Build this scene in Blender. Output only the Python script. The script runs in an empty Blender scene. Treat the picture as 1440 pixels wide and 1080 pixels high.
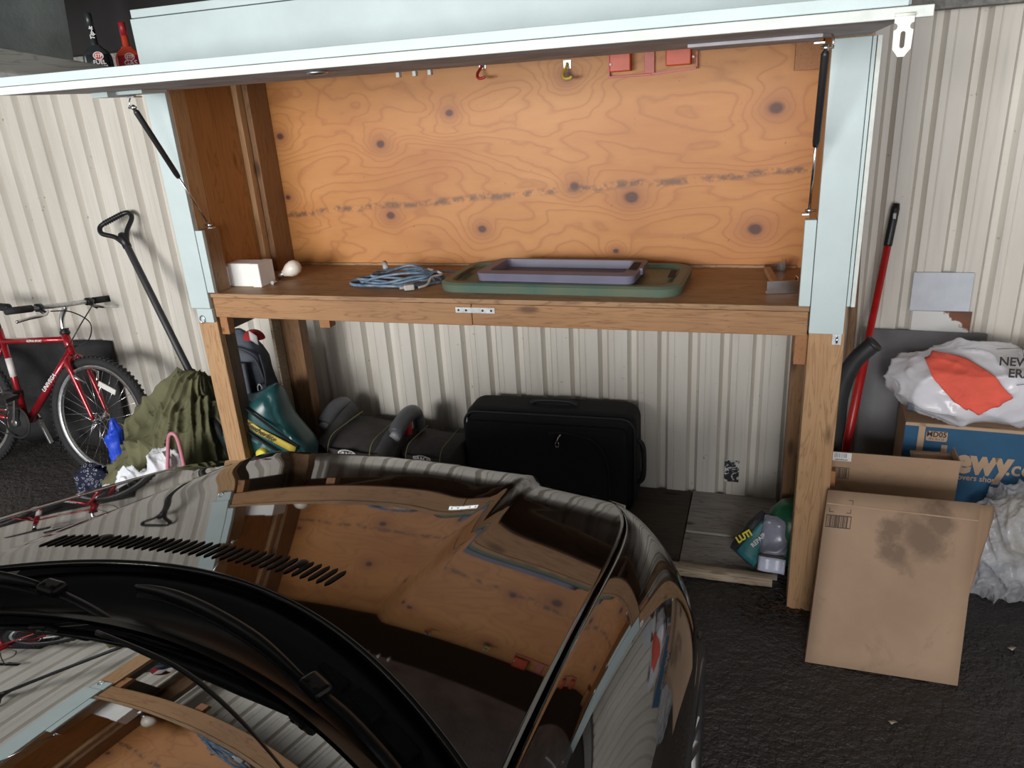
import bpy, bmesh, math, random
from mathutils import Vector, Matrix, noise
random.seed(7)
PI = math.pi
sc = bpy.context.scene
COL = sc.collection

# ---------------------------------------------------------------- camera
CAM = Vector((2.15, -2.50, 1.85)); YAW, PITCH, ROLL = [math.radians(a) for a in (19.25, 20.9, -3.8)]
_f = Vector((-math.sin(YAW)*math.cos(PITCH), math.cos(YAW)*math.cos(PITCH), -math.sin(PITCH)))
_r = Vector((math.cos(YAW), math.sin(YAW), 0)); _u = _r.cross(_f)
_r2 = _r*math.cos(ROLL) + _u*math.sin(ROLL); _u2 = _u*math.cos(ROLL) - _r*math.sin(ROLL)
cd = bpy.data.cameras.new('camera'); cd.sensor_width = 36; cd.lens = 1060/1440*36; cd.clip_start = .02
cam = bpy.data.objects.new('camera', cd); COL.objects.link(cam)
cam.matrix_world = Matrix(((_r2.x, _u2.x, -_f.x, CAM.x), (_r2.y, _u2.y, -_f.y, CAM.y), (_r2.z, _u2.z, -_f.z, CAM.z), (0, 0, 0, 1)))
sc.camera = cam

# ---------------------------------------------------------------- world, daylight, added fill, exposure
wd = bpy.data.worlds.new('sky'); sc.world = wd; wd.use_nodes = True
wd.node_tree.nodes['Background'].inputs[0].default_value = (.72, .82, 1, 1)
wd.node_tree.nodes['Background'].inputs[1].default_value = .9
def area(name, loc, target, sx, sy, energy, color):
    l = bpy.data.lights.new(name, 'AREA'); l.shape = 'RECTANGLE'; l.size = sx; l.size_y = sy; l.energy = energy; l.color = color
    o = bpy.data.objects.new(name, l); COL.objects.link(o); o.location = loc
    o.rotation_euler = (Vector(target)-Vector(loc)).to_track_quat('-Z', 'Y').to_euler(); return o
area('daylight_garage_opening', (-.5, -6.0, 1.9), (.7, .5, .95), 3.0, 1.6, 345, (1, .98, .95))
area('added_fill_right', (2.6, -5.8, 1.7), (2.4, .3, .6), 1.7, 1.6, 105, (1, .97, .95))  # added fill for cartons and floor, stands for the opening's right part
sc.view_settings.view_transform = 'Standard'; sc.view_settings.look = 'None'; sc.view_settings.gamma = 1
sc.view_settings.use_curve_mapping = False; sc.view_settings.exposure = .2
sc.cycles.use_denoising = True; sc.cycles.max_bounces = 8

# ---------------------------------------------------------------- materials
def _new(name):
    m = bpy.data.materials.new(name); m.use_nodes = True
    nt = m.node_tree; b = nt.nodes['Principled BSDF']; return m, nt, b
def N(nt, t, **kw):
    n = nt.nodes.new(t)
    for k, v in kw.items():
        if k.startswith('i_'): n.inputs[k[2:].replace('_', ' ')].default_value = v
        else: setattr(n, k, v)
    return n
def L(nt, a, b): nt.links.new(a, b)
def ramp(nt, src, stops):
    r = N(nt, 'ShaderNodeValToRGB'); e = r.color_ramp.elements
    while len(e) < len(stops): e.new(.5)
    for k, (p, c) in enumerate(stops):
        e[k].position = p; e[k].color = (*c, 1) if len(c) == 3 else c
    L(nt, src, r.inputs[0]); return r.outputs[0]
def mth(nt, op, a, b=None, c=None):
    n = N(nt, 'ShaderNodeMath', operation=op)
    for k, v in enumerate((a, b, c)):
        if v is None: continue
        if isinstance(v, (int, float)): n.inputs[k].default_value = v
        else: L(nt, v, n.inputs[k])
    return n.outputs[0]
def coords(nt, scale=(1, 1, 1), kind='Object'):
    t = N(nt, 'ShaderNodeTexCoord'); mp = N(nt, 'ShaderNodeMapping'); mp.inputs['Scale'].default_value = scale
    L(nt, t.outputs[kind], mp.inputs[0]); return mp.outputs[0]
def noiz(nt, vec, scale, detail=4, rough=.55, dist=0):
    n = N(nt, 'ShaderNodeTexNoise'); n.inputs['Scale'].default_value = scale; n.inputs['Detail'].default_value = detail
    n.inputs['Roughness'].default_value = rough; n.inputs['Distortion'].default_value = dist; L(nt, vec, n.inputs['Vector']); return n.outputs[0]
def bump(nt, b, h, strength, dist=.01):
    n = N(nt, 'ShaderNodeBump'); n.inputs['Strength'].default_value = strength; n.inputs['Distance'].default_value = dist
    L(nt, h, n.inputs['Height']); L(nt, n.outputs[0], b.inputs['Normal'])
def mixc(nt, fac, a, b, blend='MIX'):
    n = N(nt, 'ShaderNodeMix', data_type='RGBA', blend_type=blend)
    if isinstance(fac, (int, float)): n.inputs[0].default_value = fac
    else: L(nt, fac, n.inputs[0])
    for k, v in ((6, a), (7, b)):
        if isinstance(v, tuple): n.inputs[k].default_value = (*v, 1)
        else: L(nt, v, n.inputs[k])
    return n.outputs[2]

def mat(name, col, rough=.5, metal=0, var=.12, scale=14, bmp=0, bscale=60, spec=.5, coat=0, col2=None, sheen=0):
    """plain procedural surface: colour varied by noise, optional fine relief"""
    m, nt, b = _new(name); v = coords(nt)
    lo = tuple(max(0, c*(1-var)) for c in col); hi = col2 or tuple(min(1, c*(1+var)) for c in col)
    L(nt, ramp(nt, noiz(nt, v, scale), [(.3, lo), (.7, hi)]), b.inputs['Base Color'])
    b.inputs['Roughness'].default_value = rough; b.inputs['Metallic'].default_value = metal
    b.inputs['Specular IOR Level'].default_value = spec; b.inputs['Coat Weight'].default_value = coat
    if sheen: b.inputs['Sheen Weight'].default_value = sheen
    if bmp: bump(nt, b, noiz(nt, v, bscale, 5), bmp)
    return m

def wood(name, light, dark, axis='x', scale=1.0, rough=.6, blotch=.25):
    m, nt, b = _new(name)
    k = 16*scale
    sv = {'x': (1.1, k, k), 'y': (k, 1.1, k), 'z': (k, k, 1.1)}[axis]
    v = coords(nt, sv)
    g = noiz(nt, v, 1.6, 3, .5, 1.4)
    rings = mth(nt, 'FRACT', mth(nt, 'MULTIPLY', g, 7))
    c = ramp(nt, rings, [(0, dark), (.25, light), (.8, light), (1, tuple(.55*a+.45*d for a, d in zip(light, dark)))])
    fine = noiz(nt, v, 9, 3)
    c = mixc(nt, mth(nt, 'MULTIPLY', fine, .35), c, dark)
    bl = noiz(nt, coords(nt), 3.2, 3)
    c = mixc(nt, ramp(nt, bl, [(.45, (0, 0, 0)), (.75, (blotch*2,)*3)]), c, dark)
    vo = N(nt, 'ShaderNodeTexVoronoi'); vo.inputs['Scale'].default_value = 1
    sk = {'x': (3, 9, 9), 'y': (9, 3, 9), 'z': (9, 9, 3)}[axis]
    L(nt, coords(nt, sk), vo.inputs['Vector'])
    c = mixc(nt, ramp(nt, vo.outputs['Distance'], [(.08, (.85,)*3), (.16, (0, 0, 0))]), c, tuple(d*.45 for d in dark))
    L(nt, c, b.inputs['Base Color']); b.inputs['Roughness'].default_value = rough
    bump(nt, b, fine, .15, .004); return m

M = {}
M['white_paint'] = mat('pale_blue_white_paint', (.49, .585, .59), .55, var=.06, scale=5, bmp=.15, bscale=25)
M['edge_paint'] = mat('chipped_white_paint', (.60, .64, .61), .6, var=.1, scale=30, bmp=.2, bscale=40)
M['lid_grey'] = mat('grey_weathered_underside', (.46, .45, .48), .75, var=.3, scale=7, bmp=.2)
M['pine'] = wood('aged_pine_along', (.40, .215, .095), (.22, .10, .04), 'x')
M['pine_up'] = wood('aged_pine_upright', (.50, .30, .15), (.30, .16, .07), 'z')
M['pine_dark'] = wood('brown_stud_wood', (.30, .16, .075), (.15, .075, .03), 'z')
M['pine_end'] = wood('orange_end_grain', (.42, .19, .075), (.22, .09, .03), 'y', 2)
M['bench'] = wood('stained_bench_plywood', (.40, .235, .115), (.19, .10, .045), 'x', .5, .55, .35)
M['sideply'] = wood('orange_side_plywood', (.42, .19, .06), (.27, .11, .03), 'z', .5)
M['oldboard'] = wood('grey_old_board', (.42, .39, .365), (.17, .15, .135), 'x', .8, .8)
M['stud_dark'] = wood('dark_wood_and_post_shade', (.13, .085, .055), (.06, .036, .022), 'z')  # dark wood of the side rail; on the post the tone is shade
M['darkboard'] = wood('dark_damp_plywood', (.085, .062, .045), (.04, .028, .02), 'x', .6, .7)
M['palewood'] = wood('pale_split_timber', (.60, .50, .36), (.17, .12, .08), 'x', 1.2, .8)
M['rafter'] = wood('dusty_grey_rafter', (.50, .49, .45), (.30, .28, .25), 'y', .6, .85)
M['loft'] = mat('grey_green_sheet', (.30, .345, .335), .6, var=.25, scale=5, bmp=.1)
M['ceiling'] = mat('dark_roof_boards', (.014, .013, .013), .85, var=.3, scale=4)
M['beam'] = mat('grey_gritty_beam', (.22, .22, .21), .85, var=.3, scale=60, bmp=.4)
M['black_plastic'] = mat('black_plastic', (.012, .012, .014), .42, var=.2)
M['black_matte'] = mat('black_matte', (.006, .006, .007), .8, var=.2)
M['rubber'] = mat('black_rubber', (.018, .018, .019), .75, var=.3, bmp=.3, bscale=90)
M['chrome'] = mat('bright_metal', (.62, .62, .62), .22, 1, var=.08)
M['steel'] = mat('galvanised_steel', (.55, .57, .58), .38, 1, var=.2, scale=50)
M['red_paint'] = mat('metallic_red_paint', (.36, .012, .022), .28, .35, var=.15, coat=.5)
M['bike_white'] = mat('white_decal', (.75, .72, .70), .5)
M['reflector'] = mat('clear_reflector', (.70, .70, .66), .25)
M['olive'] = mat('olive_canvas', (.105, .105, .048), .82, var=.25, scale=6, bmp=.15, bscale=300, col2=(.17, .165, .085))
M['blue_bag'] = mat('bright_blue_nylon', (.015, .07, .62), .45)
M['white_rag'] = mat('white_cotton', (.78, .80, .84), .9, var=.06, bmp=.2, bscale=120)
M['pink'] = mat('dusty_pink_plastic', (.60, .23, .28), .45)
M['navy'] = mat('navy_pack_fabric', (.075, .09, .12), .7, var=.2, bmp=.15, bscale=250)
M['cap_red'] = mat('red_fabric', (.36, .015, .02), .8)
M['teal'] = mat('teal_green_plastic', (.02, .085, .092), .3, var=.15)
M['gold'] = mat('yellow_gold_label', (.62, .47, .07), .4)
M['yellow'] = mat('yellow_cap', (.75, .66, .06), .4)
M['seat_grey'] = mat('charcoal_seat_fabric', (.085, .083, .088), .8, var=.2, bmp=.2, bscale=300)
M['seat_black'] = mat('dark_seat_fabric', (.050, .044, .043), .85, var=.2, bmp=.2, bscale=300)
M['seat_trim'] = mat('grey_booster_plastic', (.15, .155, .175), .4)
M['seat_pale'] = mat('pale_grey_plastic', (.45, .46, .48), .4)
M['piping'] = mat('yellow_green_piping', (.30, .30, .12), .7)
M['seat_red'] = mat('red_belt_guide', (.62, .03, .04), .4)
M['suitcase'] = mat('black_suitcase_fabric', (.007, .007, .009), .9, var=.2, bmp=.2, bscale=300)
M['suit_trim'] = mat('black_suitcase_piping', (.012, .012, .014), .6)
M['foam'] = mat('white_polystyrene', (.82, .82, .80), .75, var=.03, bmp=.25, bscale=140)
M['bulb'] = mat('frosted_glass_bulb', (.75, .70, .62), .35)
M['cord'] = mat('dusty_blue_cable', (.09, .19, .34), .6, var=.35, scale=30, col2=(.26, .34, .42))
M['plug'] = mat('dirty_grey_plug', (.42, .40, .37), .6, var=.2)
M['lid_green'] = mat('faded_green_tote_plastic', (.075, .165, .135), .5, var=.2, scale=5, col2=(.135, .155, .10))
M['lid_purple'] = mat('grey_purple_tote_plastic', (.15, .145, .21), .5, var=.12, scale=6)
M['hook_red'] = mat('red_vinyl_hook', (.42, .03, .03), .4)
M['hook_yellow'] = mat('yellow_vinyl_hook', (.62, .45, .05), .4)
M['rack_red'] = mat('red_plastic_rack', (.58, .075, .02), .4, var=.1)
M['rack_pink'] = mat('faded_red_plastic', (.52, .15, .12), .5, var=.1)
M['stp_black'] = mat('charcoal_bottle_plastic', (.022, .027, .027), .35, var=.1)
M['dust'] = mat('dusty_bottle_shoulder', (.25, .23, .20), .9)
M['stp_red'] = mat('orange_red_bottle_plastic', (.72, .08, .035), .35, var=.1)
M['stp_cap'] = mat('dark_red_cap', (.40, .02, .03), .4)
M['print_white'] = mat('white_print', (.8, .8, .78), .5)
M['print_red'] = mat('red_print', (.6, .03, .05), .5)
M['print_dark'] = mat('dark_print', (.045, .035, .03), .7)
M['print_grey'] = mat('grey_print', (.22, .24, .30), .6)
M['card'] = None
M['chewy_blue'] = mat('printed_blue_cardboard', (.022, .105, .215), .65, var=.1, scale=8)
M['chewy_tan'] = mat('tan_cardboard_print', (.52, .36, .235), .75, var=.06)
M['mailer'] = mat('white_poly_film', (.78, .78, .83), .22, var=.04)
M['coral'] = mat('coral_orange_cloth', (.86, .13, .085), .8, var=.12, scale=9, bmp=.2, bscale=200)
M['panel_grey'] = mat('dark_grey_sheet', (.19, .19, .20), .5, var=.18, scale=4)
M['pole_red'] = mat('red_metal_pole', (.50, .015, .015), .32, var=.15)
M['stick'] = wood('brown_handle_wood', (.34, .21, .12), (.18, .10, .05), 'z', 1.4)
M['tube_black'] = mat('black_blower_tube', (.03, .031, .033), .5, var=.25)
M['can_green'] = mat('dark_green_plastic', (.012, .11, .05), .32, var=.15)
M['bag_dark'] = mat('dark_soil_bag_film', (.05, .05, .055), .3, var=.3)
M['bag_teal'] = mat('teal_bag_print', (.03, .16, .17), .35, var=.25)
M['bag_lilac'] = mat('grey_lilac_bag_film', (.26, .27, .34), .25, var=.25)
M['bag_white'] = mat('pale_bag_film', (.55, .58, .72), .22, var=.12)
M['hasp'] = mat('painted_cream_hasp', (.72, .74, .66), .5, var=.1)
M['litter'] = mat('brown_leaf_litter', (.06, .035, .022), .9, var=.5, scale=40)
M['scrap'] = mat('pale_scrap', (.45, .40, .33), .8, var=.2)
M['rim'] = mat('silver_alloy', (.60, .63, .68), .25, 1, var=.05)
M['tan_bracket'] = wood('tan_wood_strip', (.42, .25, .12), (.25, .13, .06), 'y', 1.5)

def cardboard():
    m, nt, b = _new('brown_cardboard'); v = coords(nt)
    c = ramp(nt, noiz(nt, v, 2.2, 5, .6), [(.35, (.40, .26, .165)), (.65, (.50, .335, .215))])
    fl = N(nt, 'ShaderNodeTexWave'); fl.inputs['Scale'].default_value = 60; L(nt, v, fl.inputs['Vector'])
    c = mixc(nt, .05, c, fl.outputs[0], 'MULTIPLY')
    st = noiz(nt, coords(nt, (1, 1, 1)), 4.5, 6, .65, .6)
    c = mixc(nt, ramp(nt, st, [(.57, (0, 0, 0)), (.74, (.75,)*3)]), c, (.20, .125, .08))
    L(nt, c, b.inputs['Base Color']); b.inputs['Roughness'].default_value = .85; return m
M['card'] = cardboard()

def carton_front():
    """cardboard with one greasy dark smear towards its upper right"""
    m, nt, b = _new('soiled_cardboard'); v = coords(nt)
    c = ramp(nt, noiz(nt, v, 2.2, 5, .6), [(.35, (.44, .295, .195)), (.65, (.53, .365, .245))])
    st = noiz(nt, v, 9, 6, .7, .8)
    c = mixc(nt, ramp(nt, st, [(.60, (0, 0, 0)), (.78, (.5,)*3)]), c, (.22, .14, .09))
    sp = N(nt, 'ShaderNodeSeparateXYZ'); L(nt, v, sp.inputs[0])
    nz = noiz(nt, v, 7, 5, .65)
    tot = None
    for (px, pz, rx) in ((.33, .40, .085), (.28, .35, .06), (.38, .47, .06), (.26, .42, .05)):
        dx = mth(nt, 'SUBTRACT', sp.outputs[0], px); dz = mth(nt, 'SUBTRACT', sp.outputs[2], pz)
        d = mth(nt, 'SQRT', mth(nt, 'ADD', mth(nt, 'MULTIPLY', dx, dx), mth(nt, 'MULTIPLY', dz, dz)))
        d = mth(nt, 'ADD', d, mth(nt, 'MULTIPLY', mth(nt, 'SUBTRACT', nz, .5), .18))
        g = mth(nt, 'MAXIMUM', mth(nt, 'SUBTRACT', 1, mth(nt, 'DIVIDE', d, rx)), 0)
        tot = g if tot is None else mth(nt, 'MAXIMUM', tot, g)
    c = mixc(nt, mth(nt, 'MULTIPLY', mth(nt, 'MINIMUM', mth(nt, 'MULTIPLY', tot, 1.6), 1), .62), c, (.13, .09, .065))
    L(nt, c, b.inputs['Base Color']); b.inputs['Roughness'].default_value = .85; return m
M['carton_front'] = carton_front()

def wall_metal():
    m, nt, b = _new('painted_corrugated_metal')
    g = N(nt, 'ShaderNodeNewGeometry'); v = g.outputs['Position']
    mp = N(nt, 'ShaderNodeMapping'); mp.inputs['Scale'].default_value = (3, 3, .7); L(nt, v, mp.inputs[0])
    c = ramp(nt, noiz(nt, mp.outputs[0], 2.0, 4), [(.3, (.58, .545, .485)), (.7, (.69, .66, .60))])
    sp = noiz(nt, v, 26, 4, .6)
    c = mixc(nt, ramp(nt, sp, [(.68, (0, 0, 0)), (.74, (.8,)*3)]), c, (.12, .11, .10))
    mp2 = N(nt, 'ShaderNodeMapping'); mp2.inputs['Scale'].default_value = (30, 30, 1.2); L(nt, v, mp2.inputs[0])
    c = mixc(nt, ramp(nt, noiz(nt, mp2.outputs[0], 1, 4), [(.55, (0, 0, 0)), (.8, (.35,)*3)]), c, (.30, .28, .25))
    L(nt, c, b.inputs['Base Color']); b.inputs['Roughness'].default_value = .45; return m
M['wall'] = wall_metal()

def asphalt():
    m, nt, b = _new('dark_asphalt'); g = N(nt, 'ShaderNodeNewGeometry'); v = g.outputs['Position']
    n1 = noiz(nt, v, 1.4, 5); n2 = noiz(nt, v, 55, 4, .6); n3 = noiz(nt, v, 18, 4, .6)
    c = ramp(nt, n1, [(.35, (.035, .031, .030)), (.7, (.07, .062, .060))])
    c = mixc(nt, ramp(nt, noiz(nt, v, 90, 2), [(.66, (0, 0, 0)), (.74, (.5,)*3)]), c, (.13, .125, .13))
    L(nt, c, b.inputs['Base Color']); b.inputs['Roughness'].default_value = .38
    h = mth(nt, 'ADD', mth(nt, 'MULTIPLY', n2, .6), n3); bump(nt, b, h, 1.0, .035); return m
M['asphalt'] = asphalt()

KNOTS = [(.56, 1.69, .9), (.89, 1.80, .8), (.567, 1.388, .9), (.996, 1.324, .9), (1.408, 1.492, 1), (1.638, 1.445, 1.35), (2.164, 1.749, 1.3),
         (2.113, 1.315, 1.2), (1.573, 1.23, .5), (1.393, 1.905, .9), (.066, 1.744, .8), (.055, 1.476, .7)]
def plywood():
    m, nt, b = _new('knotty_orange_plywood'); g = N(nt, 'ShaderNodeNewGeometry'); P = g.outputs['Position']
    sp = N(nt, 'ShaderNodeSeparateXYZ'); L(nt, P, sp.inputs[0]); x, z = sp.outputs[0], sp.outputs[2]
    mp = N(nt, 'ShaderNodeMapping'); mp.inputs['Scale'].default_value = (.9, 0, 2.6); L(nt, P, mp.inputs[0]); v = mp.outputs[0]
    wob = noiz(nt, P, 9, 4, .6)
    field = mth(nt, 'ADD', mth(nt, 'MULTIPLY', z, .55), mth(nt, 'MULTIPLY', noiz(nt, v, 1.25, 3, .45, .4), .75))
    field = mth(nt, 'ADD', field, mth(nt, 'MULTIPLY', wob, .035))
    core = halo = None
    for (kx, kz, ks) in KNOTS:
        dx = mth(nt, 'MULTIPLY', mth(nt, 'SUBTRACT', x, kx), .8); dz = mth(nt, 'SUBTRACT', z, kz)
        d = mth(nt, 'SQRT', mth(nt, 'ADD', mth(nt, 'MULTIPLY', dx, dx), mth(nt, 'MULTIPLY', dz, dz)))
        d = mth(nt, 'DIVIDE', mth(nt, 'ADD', d, mth(nt, 'MULTIPLY', mth(nt, 'SUBTRACT', wob, .5), .02)), ks)
        e = mth(nt, 'POWER', 2.718, mth(nt, 'MULTIPLY', d, -17))
        field = mth(nt, 'ADD', field, mth(nt, 'MULTIPLY', e, .34))
        core = d if core is None else mth(nt, 'MINIMUM', core, d)
    rings = mth(nt, 'FRACT', mth(nt, 'MULTIPLY', field, 22))
    line = ramp(nt, rings, [(0, (1, 1, 1)), (.10, (.25,)*3), (.3, (0, 0, 0)), (.8, (.12,)*3), (1, (1, 1, 1))])
    base = ramp(nt, noiz(nt, v, 1.1, 5, .6), [(.25, (.385, .135, .026)), (.5, (.50, .212, .053)), (.75, (.58, .28, .09))])
    c = mixc(nt, mth(nt, 'MULTIPLY', line, .5), base, (.30, .095, .022))
    mpf = N(nt, 'ShaderNodeMapping'); mpf.inputs['Scale'].default_value = (6, 1, 60); L(nt, P, mpf.inputs[0])
    c = mixc(nt, mth(nt, 'MULTIPLY', noiz(nt, mpf.outputs[0], 2, 3), .22), c, (.33, .125, .035))
    c = mixc(nt, ramp(nt, core, [(.016, (1, 1, 1)), (.05, (.35,)*3), (.09, (0, 0, 0))]), c, (.33, .12, .035))
    c = mixc(nt, ramp(nt, core, [(.012, (1, 1, 1)), (.021, (0, 0, 0))]), c, (.085, .025, .012))
    # tide mark left by water, running slightly uphill to the right, and flecks of mould
    zs = mth(nt, 'ADD', mth(nt, 'MULTIPLY', x, .058), 1.398)
    dd = mth(nt, 'ABSOLUTE', mth(nt, 'ADD', mth(nt, 'SUBTRACT', z, zs), mth(nt, 'MULTIPLY', mth(nt, 'SUBTRACT', noiz(nt, P, 5, 3), .5), .05)))
    band = ramp(nt, dd, [(.006, (1, 1, 1)), (.019, (0, 0, 0))])
    brk = ramp(nt, noiz(nt, P, 28, 3, .6), [(.42, (0, 0, 0)), (.58, (1, 1, 1))])
    c = mixc(nt, mth(nt, 'MULTIPLY', mth(nt, 'MULTIPLY', band, brk), .8), c, (.11, .055, .03))
    fl = ramp(nt, noiz(nt, P, 42, 3, .6), [(.70, (0, 0, 0)), (.745, (1, 1, 1))])
    c = mixc(nt, mth(nt, 'MULTIPLY', fl, .6), c, (.14, .06, .03))
    L(nt, c, b.inputs['Base Color']); b.inputs['Roughness'].default_value = .5
    bump(nt, b, line, .08, .003); return m
M['ply'] = plywood()

def car_paint():
    m, nt, b = _new('black_brown_car_paint'); v = coords(nt)
    L(nt, ramp(nt, noiz(nt, v, 900, 1), [(.3, (.012, .009, .008)), (.7, (.022, .017, .014))]), b.inputs['Base Color'])
    b.inputs['IOR'].default_value = 2.15; b.inputs['Roughness'].default_value = .03; return m
M['paint'] = car_paint()
def glass(name, fac, tint):
    m, nt, b = _new(name); out = nt.nodes['Material Output']
    gl = N(nt, 'ShaderNodeBsdfGlossy'); gl.inputs['Roughness'].default_value = .015; gl.inputs['Color'].default_value = (.95, .97, .97, 1)
    tr = N(nt, 'ShaderNodeBsdfTransparent'); tr.inputs['Color'].default_value = (*tint, 1)
    lw = N(nt, 'ShaderNodeLayerWeight'); lw.inputs['Blend'].default_value = .35
    mx = N(nt, 'ShaderNodeMixShader'); L(nt, mth(nt, 'ADD', mth(nt, 'MULTIPLY', lw.outputs['Fresnel'], .6), fac), mx.inputs[0])
    L(nt, tr.outputs[0], mx.inputs[1]); L(nt, gl.outputs[0], mx.inputs[2]); L(nt, mx.outputs[0], out.inputs[0]); return m
M['glass'] = glass('tinted_windscreen', .26, (.10, .12, .12))
def film():
    m, nt, b = _new('clear_crumpled_polythene'); out = nt.nodes['Material Output']; v = coords(nt)
    b.inputs['Base Color'].default_value = (.72, .73, .76, 1); b.inputs['Roughness'].default_value = .22
    tr = N(nt, 'ShaderNodeBsdfTransparent'); tr.inputs['Color'].default_value = (.93, .93, .94, 1)
    mx = N(nt, 'ShaderNodeMixShader'); L(nt, ramp(nt, noiz(nt, v, 12, 4), [(.35, (.30,)*3), (.7, (.70,)*3)]), mx.inputs[0])
    L(nt, tr.outputs[0], mx.inputs[1]); L(nt, b.outputs[0], mx.inputs[2]); L(nt, mx.outputs[0], out.inputs[0]); return m
M['film'] = film()
def paisley():
    m, nt, b = _new('navy_paisley_cotton'); v = coords(nt)
    vo = N(nt, 'ShaderNodeTexVoronoi'); vo.inputs['Scale'].default_value = 55; L(nt, v, vo.inputs['Vector'])
    L(nt, ramp(nt, vo.outputs['Distance'], [(.25, (.012, .014, .04)), (.34, (.42, .44, .5)), (.42, (.012, .014, .04))]), b.inputs['Base Color'])
    b.inputs['Roughness'].default_value = .9; return m
M['paisley'] = paisley()
def rusty():
    m, nt, b = _new('white_sheet_rust_corner'); v = coords(nt); sp = N(nt, 'ShaderNodeSeparateXYZ'); L(nt, v, sp.inputs[0])
    k = mth(nt, 'ADD', mth(nt, 'ADD', mth(nt, 'MULTIPLY', sp.outputs[0], 3.2), mth(nt, 'MULTIPLY', sp.outputs[2], 3.2)), mth(nt, 'MULTIPLY', noiz(nt, v, 16, 5, .65), .45))
    c = ramp(nt, k, [(.72, (.70, .70, .69)), (.75, (.20, .075, .035)), (.95, (.13, .05, .03))])
    L(nt, c, b.inputs['Base Color']); b.inputs['Roughness'].default_value = .6; return m
M['rusty'] = rusty()
M['bluewhite'] = mat('bluish_white_sheet', (.56, .60, .66), .45, var=.08)
def torn():
    m, nt, b = _new('torn_black_white_label'); v = coords(nt)
    c = ramp(nt, noiz(nt, v, 30, 4, .6, 1), [(.50, (.02, .022, .025)), (.54, (.6, .62, .62))])
    L(nt, c, b.inputs['Base Color']); b.inputs['Roughness'].default_value = .6; return m
M['torn'] = torn()

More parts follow.
